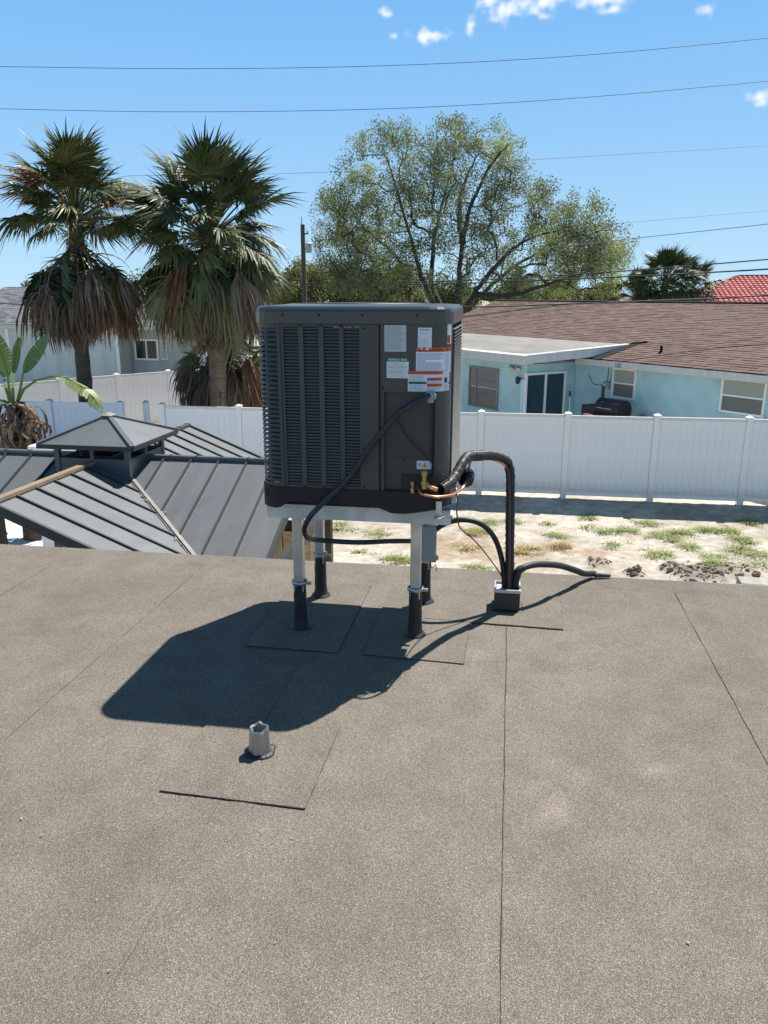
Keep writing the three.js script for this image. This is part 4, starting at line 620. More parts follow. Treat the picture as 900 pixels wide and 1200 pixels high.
  mesh('meter_box', rbx(0.22, 0.2, 0.1, 0.24, 1.87, -0.3, 0.01), mat(0.3, 0.33, 0.27, 0.6), h); mesh('service_cable', [tube([V3(0.24, 1.97, -0.3), V3(0.26, 2.2, -0.32), V3(0.24, 2.43, -0.32)], 0.008, 12, 5), tube([V3(0.34, 1.9, -0.3), V3(0.4, 2.2, -0.32), V3(0.42, 2.43, -0.32)], 0.008, 12, 5), tube([V3(0.13, 1.85, -0.31), V3(-0.3, 1.86, -0.32), V3(-0.5, 2.1, -0.33)], 0.007, 12, 5)], M.wire, h);
  mesh('roof_vent', [cyl(0.04, 0.04, 0.24, 1.65, YE + 0.8 * rise + 0.08, -0.8, 10), cyl(0.09, 0.06, 0.03, 1.65, YE + 0.8 * rise + 0.01, -0.8, 10)], M.flatBlack, h);
  mesh('eave_light', [cyl(0.05, 0.06, 0.14, 0.95, 2.5, 0.1, 8), rbx(0.05, 0.12, 0.1, 0.95, 2.5, 0.06, 0.01)], M.boxGrey, h);
  mesh('floodlight', [rod(V3(-1.75, 2.33, 1.62), V3(-1.62, 2.27, 1.72), 0.05, 8, 0.07), rod(V3(-1.45, 2.33, 1.62), V3(-1.32, 2.27, 1.72), 0.05, 8, 0.07), rbx(0.5, 0.05, 0.05, -1.6, 2.35, 1.62, 0.01)], M.lead, h);
  mesh('wall_lantern', [cyl(0.05, 0.075, 0.16, -1.32, 1.95, 1.72, 8), cyl(0.07, 0.02, 0.06, -1.32, 2.06, 1.72, 8), rbx(0.05, 0.05, 0.1, -1.32, 2.02, 1.66, 0.01)], M.iron, h);

  const gp = hw(1.0, -0.42, 0), gr = thing('barrel_grill', 'black barrel barbecue grill with a side box against the turquoise wall', 'grill', gp, -AH);
  mesh('barrel', new THREE.CylinderGeometry(0.28, 0.28, 0.86, 20).rotateZ(Math.PI / 2).translate(0.2, 1.34, 0), M.iron, gr);
  mesh('firebox', rbx(0.5, 0.42, 0.44, -0.5, 1.17, 0.02, 0.02), M.iron, gr); mesh('chimney', [cyl(0.045, 0.045, 0.34, -0.2, 1.78, 0), cyl(0.06, 0.03, 0.03, -0.2, 1.96, 0)], M.iron, gr); mesh('shelf', rbx(1.0, 0.03, 0.22, 0.1, 1.16, 0.44, 0.006), mat(0.12, 0.1, 0.075, 0.8), gr); mesh('handle', rod(V3(-0.1, 1.38, 0.33), V3(0.45, 1.38, 0.33), 0.012, 6), M.steel, gr);
  for (const x of [-0.7, 0.6]) for (const z of [-0.22, 0.22]) mesh('leg', rod(V3(x, 0, z * 1.2), V3(x * 0.9, 1.1, z), 0.022, 6), M.iron, gr);
  const mp = hw(-0.86, 0.0, 0), mo = thing('mop', 'mop with black grip leaning on the turquoise wall by the grill', 'mop', mp, -AH);
  mesh('shaft', rod(V3(0.12, 0.2, 0.1), V3(-0.12, 1.42, -0.08), 0.02, 6), M.white, mo); mesh('grip', rod(V3(-0.12, 1.42, -0.08), V3(-0.145, 1.57, -0.1), 0.028, 6), M.iron, mo); mesh('head', [rbx(0.3, 0.06, 0.12, 0.13, 0.17, 0.1, 0.02)], M.boxGrey, mo);
  const pl = thing('potted_plant', 'round dried bush in a pot against the turquoise wall', 'potted plant', hw(1.85, 0.02, 0), -AH); mesh('pot', cyl(0.15, 0.22, 0.9, 0, 0.45, 0, 14), mat(0.2, 0.12, 0.08, 0.8), pl);
  const bl = []; for (let i = 0; i < 260; i++) { const a = R() * 6.283, e = R() * 1.7 - 0.3, d = V3(Math.cos(a) * Math.cos(e), Math.sin(e), Math.sin(a) * Math.cos(e)), L = 0.2 + R() * 0.12, sd = V3(-d.z, 0, d.x).multiplyScalar(0.016); bl.push(...sd.toArray(), ...sd.clone().negate().toArray(), ...d.clone().multiplyScalar(L).toArray()); }
  mesh('foliage', geo(bl).translate(0, 1.06, 0), mat(0.15, 0.15, 0.1, 0.8), pl, { uv: 'keep' });
}
{ // grey lap-sided house on the left
  const h = thing('grey_house', 'pale grey lap sided house with grey shingle roof behind the palms', 'house', AT(-17.9, 34, 0), -TH), R = rng(73);
  const boards = (x0, x1, z, y0, y1, m, e) => { const w = 0.19; const src = mesh('siding_board', new THREE.BoxGeometry(x1 - x0, w + 0.012, 0.02).rotateX(-0.07).translate((x0 + x1) / 2, 0, z + 0.012), m, null); for (let y = y0; y < y1; y += w) share('siding_board', src, h).position.y = y + w / 2; };
  mesh('wall', [bx(8.4, 2.98, 0.16, -4.2, 1.49, -0.09), bx(0.16, 2.98, 1.2, -0.09, 1.49, -0.78), bx(3.6, 2.98, 0.16, 1.8, 1.49, -1.29), bx(0.16, 2.98, 6, 3.5, 1.49, -4.4)], M.sidingShade, h);
  boards(-8.4, -0.06, 0, 0, 2.86, M.siding); boards(0.02, 3.55, -1.2, 0, 2.86, M.sidingShade);
  mesh('corner_trim', [rbx(0.14, 2.9, 0.05, -0.07, 1.45, 0.03, 0.004), rbx(0.16, 2.9, 0.05, -5.6, 1.45, 0.035, 0.004)], M.frameWhite, h);
  mesh('fascia', rbx(12.4, 0.2, 0.04, -2.2, 2.95, 0.42, 0.005), M.trimWhite, h); mesh('soffit', [bx(8.4, 0.02, 0.42, -4.2, 2.87, 0.2), bx(4.0, 0.02, 1.6, 2.0, 2.87, -0.4)], M.frameWhite, h);
  mesh('gutter', rbx(12.4, 0.03, 0.1, -2.2, 3.06, 0.46, 0.005), M.frameGrey, h);
  const tone = (R) => { const k = 0.6 + R() * 0.8; return [0.135 * k, 0.14 * k, 0.15 * k]; };
  mesh('shingles', shingles(-8.6, 4.0, 0.42, 3.06, -4.6, 4.78, tone, R, 0.34, 0.16), M.shingle, h, { uv: 'keep', kind: 'stuff' });
  mesh('roof_deck', [slab([V3(-8.6, 3.05, 0.42), V3(4, 3.05, 0.42), V3(4, 4.77, -4.6), V3(-8.6, 4.77, -4.6)], 0.05), slab([V3(-8.6, 3.05, -9.6), V3(4, 3.05, -9.6), V3(4, 4.765, -4.61), V3(-8.6, 4.765, -4.61)], 0.05)], mat(0.1, 0.1, 0.11, 0.95), h);
  windowUnit(h, 0.10, 1.86, -1.17, 1.2, 0.98, { split: 'v', f: 0.08, sillMat: M.sidingShade, panes: [M.glassDark, M.glassDark] }).position.x = 0.78;
  const sh = new THREE.Group(); sh.name = 'shutter'; sh.position.set(1.66, 1.86, -1.15); h.add(sh); mesh('shutter_frame', [rbx(0.34, 0.06, 0.04, 0, 0.44, 0, 0.004), rbx(0.34, 0.06, 0.04, 0, -0.44, 0, 0.004), rbx(0.34, 0.06, 0.036, 0, 0, 0, 0.004), rbx(0.05, 0.94, 0.044, -0.15, 0, 0, 0.004), rbx(0.05, 0.94, 0.044, 0.15, 0, 0, 0.004)], M.siding, sh);
  for (let i = 0; i < 14; i++) mesh('slat', new THREE.BoxGeometry(0.26, 0.05, 0.008).rotateX(0.6).translate(0, -0.39 + i * 0.06, 0), M.siding, sh);
}
{ // red tiled roof far behind
  const h = thing('red_roof_house', 'distant house with a bright red barrel tile hip roof', 'house', AT(14.7, 56, 0), -TH), YR = 5.52, YE = 3.0, run = 7.6, x1 = 14, pos = [], col = [], R = rng(75), N = V3(0, run, YR - YE).normalize();
  mesh('wall', bx(x1 + 4.5, YE, 12, (x1 - 5.5) / 2 + 0.5, YE / 2, 0), M.wall, h);
  const wT = 0.30, ex = 0.42, L = Math.hypot(run, YR - YE);
  for (let i = 0; i * ex < L; i++) for (let x = -run; x < x1; x += wT) {
    const t = i * ex / L, t2 = Math.min(1, (i + 1.12) * ex / L), z = run * (1 - t), z2 = run * (1 - t2), y = lerp(YE, YR, t), y2 = lerp(YE, YR, t2); if (x + wT * 0.5 < -run * (1 - t)) continue;
    const k = 0.75 + R() * 0.5; for (let j = 0; j < 4; j++) { const f = (q) => Math.PI * q / 4, c = (q, zz, yy, lift) => { const r = wT / 2 * 0.9, X = x + wT / 2 - Math.cos(f(q)) * r, H = Math.sin(f(q)) * 0.09 + lift; return [X, yy + N.y * H, zz + N.z * H]; }, A = c(j, z, y, 0.05), B = c(j + 1, z, y, 0.05), C = c(j + 1, z2, y2, 0), D = c(j, z2, y2, 0); pos.push(...A, ...B, ...C, ...A, ...C, ...D, ...A, ...B, x + wT / 2, y, z); for (let q = 0; q < 9; q++) col.push(k, k, k); }
  }
  mesh('tiles', geo(pos, col), M.redTile, h, { uv: 'keep', kind: 'stuff' });
  const deck = mat(0.2, 0.035, 0.035, 0.8); mesh('roof_deck', [slab([V3(-run, YE - 0.02, run), V3(x1, YE - 0.02, run), V3(x1, YR - 0.02, 0), V3(0, YR - 0.02, 0)], 0.05), slab([V3(-run, YE - 0.02, -run), V3(x1, YE - 0.02, -run), V3(x1, YR - 0.02, -0.005), V3(0, YR - 0.02, -0.005)], 0.05), slab([V3(-run, YE - 0.02, run), V3(-run, YE - 0.02, -run), V3(-0.005, YR - 0.02, 0)], 0.05)], deck, h);
  mesh('ridge_tiles', [bar(V3(0, YR + 0.05, 0), V3(x1, YR + 0.05, 0), 0.26, 0.14), bar(V3(0, YR + 0.05, 0), V3(-run, YE + 0.05, run), 0.26, 0.14)], deck, h);
}
// ============================================================ palms
// one fan frond: petiole along +x, leaflets spread from a drooping midrib
function frondGeo(seed, { R: Rr = 1.1, lp = 1.1, n = 40, droop = 0.35, fold = 0.25, spread = 2.25, w = 0.042, ragged = 0.2, bend = 0.18 }) {
  const R = rng(seed), pos = [], q = (x) => V3(x, -bend * x * x / (lp + 0.4), 0), tri = (a, b, c) => pos.push(a.x, a.y, a.z, b.x, b.y, b.z, c.x, c.y, c.z);
  for (let i = 0; i < 5; i++) { const a = q(lp * i / 5), b = q(lp * (i + 1) / 5), wa = lerp(0.032, 0.016, i / 5), wb = lerp(0.032, 0.016, (i + 1) / 5); for (const [u, v] of [[[0, 1, 0], [0, -0.3, 1]], [[0, -0.3, 1], [0, -0.3, -1]], [[0, -0.3, -1], [0, 1, 0]]]) { const A = V3(...u).multiplyScalar(wa).add(a), B = V3(...v).multiplyScalar(wa).add(a), C = V3(...v).multiplyScalar(wb).add(b), D = V3(...u).multiplyScalar(wb).add(b); tri(A, B, C); tri(A, C, D); } }
  const slope = -2 * bend * lp / (lp + 0.4), tx = V3(1, slope, 0).normalize(), ty = V3(-slope, 1, 0).normalize();
  for (let i = 0; i < n; i++) {
    const t = (i + 0.5) / n * 2 - 1, f = t * spread, L = Rr * (1 - 0.32 * t * t) * (1 - ragged * R()), c = (1 - Math.abs(t)) * 0.42 * Rr, base = q(lp).addScaledVector(tx, c).addScaledVector(ty, -0.45 * c * c);
    const d = tx.clone().multiplyScalar(Math.cos(f)).add(V3(0, 0, Math.sin(f))), side = tx.clone().multiplyScalar(-Math.sin(f)).add(V3(0, 0, Math.cos(f))).addScaledVector(ty, (R() - 0.5) * 1.3).normalize();
    const dr = droop * (0.6 + R() * 0.9), at = (s) => base.clone().addScaledVector(d, L * s * (1 - 0.12 * dr * s)).addScaledVector(ty, fold * Math.abs(Math.sin(f)) * L * s).add(V3(0, -dr * L * Math.pow(s, 2.1), 0));
    const st = [0, 0.38, 0.72, 1], ww = [0.35, 1, 0.62, 0.04];
    for (let k = 0; k < 3; k++) { const a = at(st[k]), b = at(st[k + 1]), A = a.clone().addScaledVector(side, w * ww[k]), B = a.clone().addScaledVector(side, -w * ww[k]), C = b.clone().addScaledVector(side, -w * ww[k + 1]), D = b.clone().addScaledVector(side, w * ww[k + 1]); tri(A, B, C); tri(A, C, D); }
  }
  return geo(pos);
}
const greenF = [1, 2, 3, 4, 5, 6].map((s) => frondGeo(s, { R: 0.76 - 0.005 * s, lp: 1.02, n: 44, droop: 0.16 + 0.13 * s, fold: 0.36 - 0.07 * s, bend: 0.08 + 0.05 * s, w: 0.023 + 0.001 * s, spread: 2.0 + 0.05 * s, ragged: 0.5 }));
// a collapsed dead frond: the stalk arches over and the leaflets hang limp
function hangGeo(seed, { lp = 0.8, fall = 0.55, R: Rr = 1.0, n = 30, w = 0.02, open = 0.32 }) {
  const R = rng(seed), pos = [], tri = (a, b, c) => pos.push(a.x, a.y, a.z, b.x, b.y, b.z, c.x, c.y, c.z), q = (t) => V3(lp * Math.sin(t * 1.35) / Math.sin(1.35), -fall * Math.pow(t, 2.6), 0);
  for (let i = 0; i < 6; i++) { const a = q(i / 6), b = q((i + 1) / 6), r = 0.022 - 0.0016 * i, z = V3(0, 0, r), y = V3(0, r, 0); tri(a.clone().add(z), a.clone().sub(z), b.clone().sub(z)); tri(a.clone().add(z), b.clone().sub(z), b.clone().add(z)); tri(a.clone().add(y), a.clone().sub(z), b.clone().sub(z)); tri(a.clone().add(y), b.clone().sub(z), b.clone().add(y)); tri(a.clone().add(y), a.clone().add(z), b.clone().add(z)); tri(a.clone().add(y), b.clone().add(z), b.clone().add(y)); }
  for (let i = 0; i < n; i++) {
    const f = R() * 6.283, o = Math.sqrt(R()) * open, L = Rr * (0.5 + R() * 0.5), base = q(1).add(V3((R() - 0.5) * 0.12, -R() * 0.12, (R() - 0.5) * 0.12)), out = V3(Math.cos(f) * o + 0.1, 0, Math.sin(f) * o), side = V3(R() - 0.5, 0.3 * (R() - 0.5), R() - 0.5).normalize(), cur = (R() - 0.5) * 0.25, sw = V3(R() - 0.5, 0, R() - 0.5);
    const at = (s) => base.clone().addScaledVector(out, L * (1 - Math.pow(1 - s, 2))).add(V3(0, -L * s * (0.55 + 0.45 * s), 0)).addScaledVector(sw, cur * Math.sin(s * 3.1)), st = [0, 0.35, 0.7, 1], ww = [0.5, 1, 0.75, 0.1];
    for (let k = 0; k < 3; k++) { const a = at(st[k]), b = at(st[k + 1]), A = a.clone().addScaledVector(side, w * ww[k]), B = a.clone().addScaledVector(side, -w * ww[k]), C = b.clone().addScaledVector(side, -w * ww[k + 1]), D = b.clone().addScaledVector(side, w * ww[k + 1]); tri(A, B, C); tri(A, C, D); }
  }
  return geo(pos);
}
const deadF = [11, 12, 13, 14, 15].map((s) => hangGeo(s, { lp: 0.62 + 0.1 * (s % 3), fall: 0.35 + 0.12 * (s % 4), open: 0.22 + 0.08 * (s % 3), n: 38, w: 0.023 }));
function palm(label, base, crown, lean, { green = 46, dead = 26, scale = 1, trunk = M.palmTrunk, r0 = 0.21, r1 = 0.17, skirt = 0.5, seed = 1, extra = [], simple = false, top = 1, split = 0, wild = 0.4 }) {
  const R = rng(seed), o = thing('palm_tree', label, 'palm tree', V3(base.x, 0, base.z), 0, 'palm trees'), c = crown.clone().sub(o.position), pts = [], rad = [];
  for (let i = 0; i <= 26; i++) { const t = i / 26, s = smooth(t); pts.push(V3(c.x * s + lean * Math.sin(t * Math.PI), c.y * t, c.z * t)); rad.push(lerp(r0, r1, t) * (i < 2 ? 1.25 : 1) * (i % 2 ? 1.05 : 0.97)); }
  mesh('trunk', tapered(pts, rad, 14, 0.07, R), trunk, o);
  const bt = []; for (let i = 0; i < (simple ? 12 : 70); i++) { const t = 0.62 + 0.36 * R(), s = smooth(t), a = R() * 6.283, p = V3(c.x * s, c.y * t, c.z * t), d = V3(Math.cos(a), 0.5 + R() * 0.9, Math.sin(a)).normalize(); bt.push(bar(p.clone().addScaledVector(d, r1 * 0.6), p.clone().addScaledVector(d, r1 + 0.1 + R() * 0.22), 0.05 + R() * 0.04, 0.02)); }
  mesh('leaf_boots', bt, M.boot, o, { kind: 'stuff' });
  const put = (name, g, m, az, el, s, roll, dy = 0) => { const f = mesh(name, g, m, o, { uv: 'keep' }), dir = V3(Math.cos(el) * Math.cos(az), Math.sin(el), Math.cos(el) * Math.sin(az)), z = V3(-Math.sin(az), 0, Math.cos(az)), y = z.clone().cross(dir); f.quaternion.setFromRotationMatrix(new THREE.Matrix4().makeBasis(dir, y, z)); f.rotateX(roll); f.position.copy(c).add(V3(0, dy, 0)).addScaledVector(V3(dir.x, 0, dir.z), 0.08); f.scale.setScalar(s); return f; };
  for (let i = 0; i < green; i++) {
    const t = (i + 0.5) / green, el = lerp(1.45, -0.6, Math.pow(t, 0.85)) + (R() - 0.5) * 0.5, az = i * 2.39996 + (R() - 0.5) * 0.9, low = split && t > split, k = clamp(Math.floor(t * 6 + (R() - 0.5) * 1.6), 0, 5);
    put('frond', greenF[k], frondMats[R() * 4 | 0], az, low ? -0.15 - R() * 0.75 : split ? Math.max(el, -0.05 + R() * 0.4) : el, scale * (t < 0.12 ? 0.95 * top : 0.95 - wild / 2 + R() * wild), (R() - 0.5) * 1.8, (low ? -0.72 - R() * 0.5 : lerp(0.0, -0.6, t)) * scale);
  }
  for (let i = 0; i < dead; i++) { const t = (i + 0.5) / dead, el = lerp(0.25, -0.45, t) + (R() - 0.5) * 0.3, az = i * 2.39996 + 1; put('dead_frond', deadF[R() * 5 | 0], deadMats[R() < 0.15 ? 3 : R() * 3 | 0], az, el, scale * lerp(1.25, 0.8, t) * (0.85 + R() * 0.3), (R() - 0.5) * 0.3, ((split ? -1.05 : -0.5) - skirt * t) * scale); }
  for (const [az, el, kind] of extra) put(kind ? 'yellow_frond' : 'rust_frond', kind ? greenF[1] : greenF[2], kind ? yellowFrond : rustFrond, az, el, scale * 0.9, 0.3);
  return o;
}
palm('palm with a slim dark trunk and rusty fronds, left of the two tall palms', P(105, 476, 19).setY(0), P(88, 246, 19), -0.12, { green: 108, dead: 46, split: 0.66, wild: 0.6, scale: 1.0, trunk: M.palmTrunkDark, r0: 0.2, r1: 0.165, seed: 3, skirt: 0.85, top: 1.1, extra: [[2.6, 0.75, 0], [2.9, 0.5, 0], [2.2, 0.9, 0], [0.4, 0.6, 1], [0.5, 0.35, 0], [3.1, 0.95, 0]] });
palm('tall palm with thick tan trunk and brown skirt beside the condenser', P(253, 476, 19.5).setY(0), P(246, 268, 19.5), 0.06, { green: 120, dead: 66, wild: 0.55, scale: 1.06, r0: 0.235, r1: 0.2, seed: 8, skirt: 0.8, top: 1.22 });
palm('short shaggy palm hung with brown dead fronds behind the thick trunk', P(239, 476, 20.8).setY(0), P(264, 378, 20.8), -0.3, { green: 20, dead: 78, scale: 1.0, r0: 0.22, r1: 0.19, seed: 15, skirt: 0.8 });
palm('distant palm with the biggest crown, left of the red roof', P(778, 400, 48).setY(0), P(780, 326, 48), 0, { green: 74, dead: 14, scale: 1.1, seed: 22, simple: true });
palm('distant palm crown touching the left end of the red roof', P(812, 400, 49).setY(0), P(811, 336, 49), 0, { green: 56, dead: 10, scale: 0.95, seed: 27, simple: true });
palm('low distant palm just above the brown ridge, leftmost of that cluster', P(742, 400, 49).setY(0), P(745, 345, 49), 0, { green: 50, dead: 8, scale: 0.95, seed: 29, simple: true });

// ============================================================ broad-leaved trees
function leafClump(seed, n, rad, size) {
  const R = rng(seed), pos = [], nor = [];
  for (let i = 0; i < n; i++) {
    const a = R() * 6.283, e = Math.asin(R() * 2 - 1), r = rad * Math.cbrt(R()), p = V3(Math.cos(a) * Math.cos(e) * r, Math.sin(e) * r * 0.75, Math.sin(a) * Math.cos(e) * r), d = V3(R() - 0.5, R() - 0.35, R() - 0.5).normalize(), s = d.clone().cross(V3(R() - 0.5, R() - 0.5, R() - 0.5)).normalize(), L = size * (0.7 + R() * 0.6), w = L * 0.26;
    const A = p, B = p.clone().addScaledVector(d, L * 0.5).addScaledVector(s, w), C = p.clone().addScaledVector(d, L), D = p.clone().addScaledVector(d, L * 0.5).addScaledVector(s, -w);
    for (const q of [A, B, C, A, C, D]) pos.push(q.x, q.y, q.z);
  }
  return geo(pos);
}
const leafMat = () => new THREE.MeshPhysicalMaterial({ color: 0xffffff, roughness: 0.95, side: THREE.DoubleSide, transmission: 0.42, thickness: 0 });
function broadTree(name, label, cat, base, limbs, clumps, { seed, clumpGeo, tone, bark = M.oakBark, twig = 0.012, pull = 0.5, group, every = 1 }) {
  const R = rng(seed), o = thing(name, label, cat, base, 0, group), nodes = [], add = (p, parent, r = 0) => { nodes.push({ p, parent, r }); return nodes.length - 1; };
  for (const limb of limbs) { let prev = limb.from ?? -1; const cv = new THREE.CatmullRomCurve3(limb.pts), n = Math.max(4, Math.round(cv.getLength() / 0.45)); for (let i = prev < 0 ? 0 : 1; i <= n; i++) { const p = cv.getPoint(i / n); if (i > 0 && i < n) p.add(V3((R() - 0.5) * 0.12, (R() - 0.5) * 0.08, (R() - 0.5) * 0.12)); prev = add(p, prev, limb.r ? lerp(limb.r[0], limb.r[1], Math.pow(i / n, 0.8)) : 0); } }
  const limbNodes = nodes.length, order = clumps.map((c) => ({ c, d: c.length() })).sort((a, b) => a.d - b.d);
  let oi = 0; for (const { c } of order) { if (oi++ % every) continue;
    let best = -1, bd = 1e9; for (let i = 0; i < nodes.length; i++) { const q = nodes[i].p, dy = c.y - q.y, d = Math.hypot(c.x - q.x, c.z - q.z, dy) + (dy < 0 ? -dy * pull : 0); if (d < bd && q.y > 1.2) { bd = d; best = i; } }
    const a = nodes[best].p.clone(), n = Math.max(1, Math.round(bd / 0.5)); let prev = best; for (let k = 1; k <= n; k++) { const t = k / n, p = a.clone().lerp(c, t); if (k < n) p.add(V3((R() - 0.5) * 0.22, 0.12 * Math.sin(t * 3.14) + (R() - 0.5) * 0.16, (R() - 0.5) * 0.22)); prev = add(p, prev); }
  }
  const area = new Float32Array(nodes.length); for (let i = nodes.length - 1; i >= 0; i--) { area[i] = Math.max(area[i], twig ** 2.2); if (nodes[i].parent >= 0) area[nodes[i].parent] += area[i] * 1.0; }
  const rOf = (i) => Math.max(Math.pow(area[i], 1 / 2.2) * 0.95, i < limbNodes && nodes[i].p.y < 4 ? 0.07 : 0, nodes[i].r), thick = [], thin = [];
  for (let i = 0; i < nodes.length; i++) { const q = nodes[i].parent; if (q < 0) continue; const r = rOf(i), rp = Math.min(rOf(q), r * 1.3), g = rod(nodes[q].p, nodes[i].p.clone().lerp(nodes[q].p, -0.04), rp, r > 0.08 ? 8 : r > 0.03 ? 5 : 3, r); (r > 0.045 ? thick : thin).push(g); }
  mesh('trunk', thick, bark, o); if (thin.length) mesh('branches', thin, bark, o, { kind: 'stuff' });
  const im = new THREE.InstancedMesh(clumpGeo, leafMat(), clumps.length), d = new THREE.Object3D(), col = new THREE.Color();
  clumps.forEach((c, i) => { d.position.copy(c); d.rotation.set(R() * 6, R() * 6, R() * 6); d.scale.setScalar(0.75 + R() * 0.5); d.updateMatrix(); im.setMatrixAt(i, d.matrix); im.setColorAt(i, col.setRGB(...tone(R, c))); });
  im.name = 'crown'; im.userData.kind = 'stuff'; im.castShadow = im.receiveShadow = true; o.add(im);
  return o;
}
function blobs(list, perM2, R, flat = 0.9) { const out = []; for (const [c, r, k = 1] of list) { const n = Math.round(r * r * perM2 * k); for (let i = 0; i < n; i++) { const a = R() * 6.283, e = Math.asin(R() * 2 - 1), q = r * Math.pow(R(), 0.42); out.push(c.clone().add(V3(Math.cos(a) * Math.cos(e) * q, Math.sin(e) * q * flat, Math.sin(a) * Math.cos(e) * q))); } } return out; }
{
  const D = 42, base = P(528, 400, D).setY(0), q = (x, y, dz = 0) => P(x, y, D + dz).sub(base), R = rng(101), m = 1 / 21;
  const root = [q(528, 430), q(526, 392), q(524, 372)], L = (pts) => ({ pts: pts.map((p) => q(...p)), r: [0.18, 0.025] });
  const limbs = [{ pts: [V3(0.1, 0, 0), V3(0.05, 1.2, 0), q(526, 385)] },
    L([[526, 385, 0], [506, 352, -0.6], [492, 320, -1], [481, 276, -1.5], [462, 213, -1.5], [450, 180, -1]]),
    L([[524, 380, 0], [493, 352, 0.8], [467, 303, 1.4], [430, 270, 1.8], [405, 240, 2.2]]),
    L([[527, 380, 0], [507, 335, 0.6], [508, 290, 0.4], [518, 240, 0.2], [530, 198, 0.4], [534, 150, 0.5]]),
    L([[530, 380, 0], [537, 340, -0.4], [542, 285, -1], [560, 220, -1.6], [586, 180, -1.5], [598, 168, -1.2]]),
    L([[535, 382, 0], [556, 345, -1.2], [572, 322, -1.8], [610, 285, -2.2], [655, 270, -2], [700, 280, -1.5]]),
    L([[535, 382, 0], [560, 350, 1.2], [600, 315, 2], [640, 290, 2.4], [668, 262, 2.4]]),
    L([[493, 352, 0.8], [455, 325, -0.4], [425, 318, -1], [395, 330, -1.2]]),
    L([[542, 285, -1], [538, 245, 0.4], [548, 205, 1.2], [565, 170, 1.2]]),
    L([[556, 345, -1.2], [600, 345, -2.6], [650, 330, -3], [690, 318, -2.6]])];
  const B = [[410, 252, 36], [428, 208, 34, .9], [450, 172, 26, .8], [480, 166, 22, .6], [525, 166, 25, .8], [542, 160, 20, .8], [566, 162, 24, .75], [592, 178, 22, .75], [598, 202, 20, .7], [545, 200, 30, .55], [500, 220, 32, .6], [468, 240, 36], [560, 245, 34, .6], [608, 245, 34, .75], [650, 250, 28, .85], [680, 266, 32, .9], [712, 292, 26], [662, 300, 36], [620, 300, 32, .8], [700, 322, 24], [560, 300, 32, .7], [510, 292, 32, .7], [452, 300, 38], [402, 296, 28], [388, 238, 17, .8], [398, 324, 24], [436, 334, 26], [600, 332, 26], [652, 336, 24], [480, 335, 24, .8], [560, 335, 22, .6], [725, 305, 14], [380, 275, 14, .8], [640, 225, 14, .7], [420, 170, 14, .7], [500, 190, 26, .5], [520, 225, 26, .5], [470, 205, 26, .7], [630, 275, 26, .7], [585, 225, 24, .6], [575, 275, 28, .7], [530, 270, 28, .6], [425, 275, 30, .9], [690, 300, 26, .9]];
  const clumps = blobs(B.map(([x, y, r, k]) => [q(x, y, (R() - 0.5) * 4.2), r * m * 1.06, k ?? 1]), 52, R, 0.95).filter((p) => vnoise(p.x * 0.62 + p.z * 0.35 + 40, p.y * 0.75 + p.z * 0.3 + 9, 201) * 0.45 + vnoise(p.x * 1.7 + p.z * 0.6, p.y * 1.7 - p.z * 0.6, 202) * 0.55 > 0.345);
  for (let i = 0; i < 240; i++) { const [x, y, r] = B[R() * 33 | 0], a = R() * 6.283, k = r * (0.95 + R() * 0.35); clumps.push(q(x + Math.cos(a) * k, y + Math.sin(a) * k * 0.9, (R() - 0.5) * 4)); }
  broadTree('oak_tree', 'wide spreading live oak with dark limbs and thin olive foliage', 'oak tree', base, limbs, clumps, { seed: 5, clumpGeo: leafClump(3, 38, 0.38, 0.105), twig: 0.0135, every: 2, tone: (R, c) => { const n = vnoise(c.x * 0.9 + c.z * 0.4, c.y * 0.9 - c.z * 0.3, 211), k = (0.55 + R() * 0.6) * (0.55 + 0.9 * n), y = R() * 0.6 + n * 0.4; return y < 0.28 ? [0.13 * k, 0.155 * k, 0.085 * k] : y < 0.6 ? [0.215 * k, 0.25 * k, 0.10 * k] : [0.30 * k, 0.325 * k, 0.11 * k]; } });
}
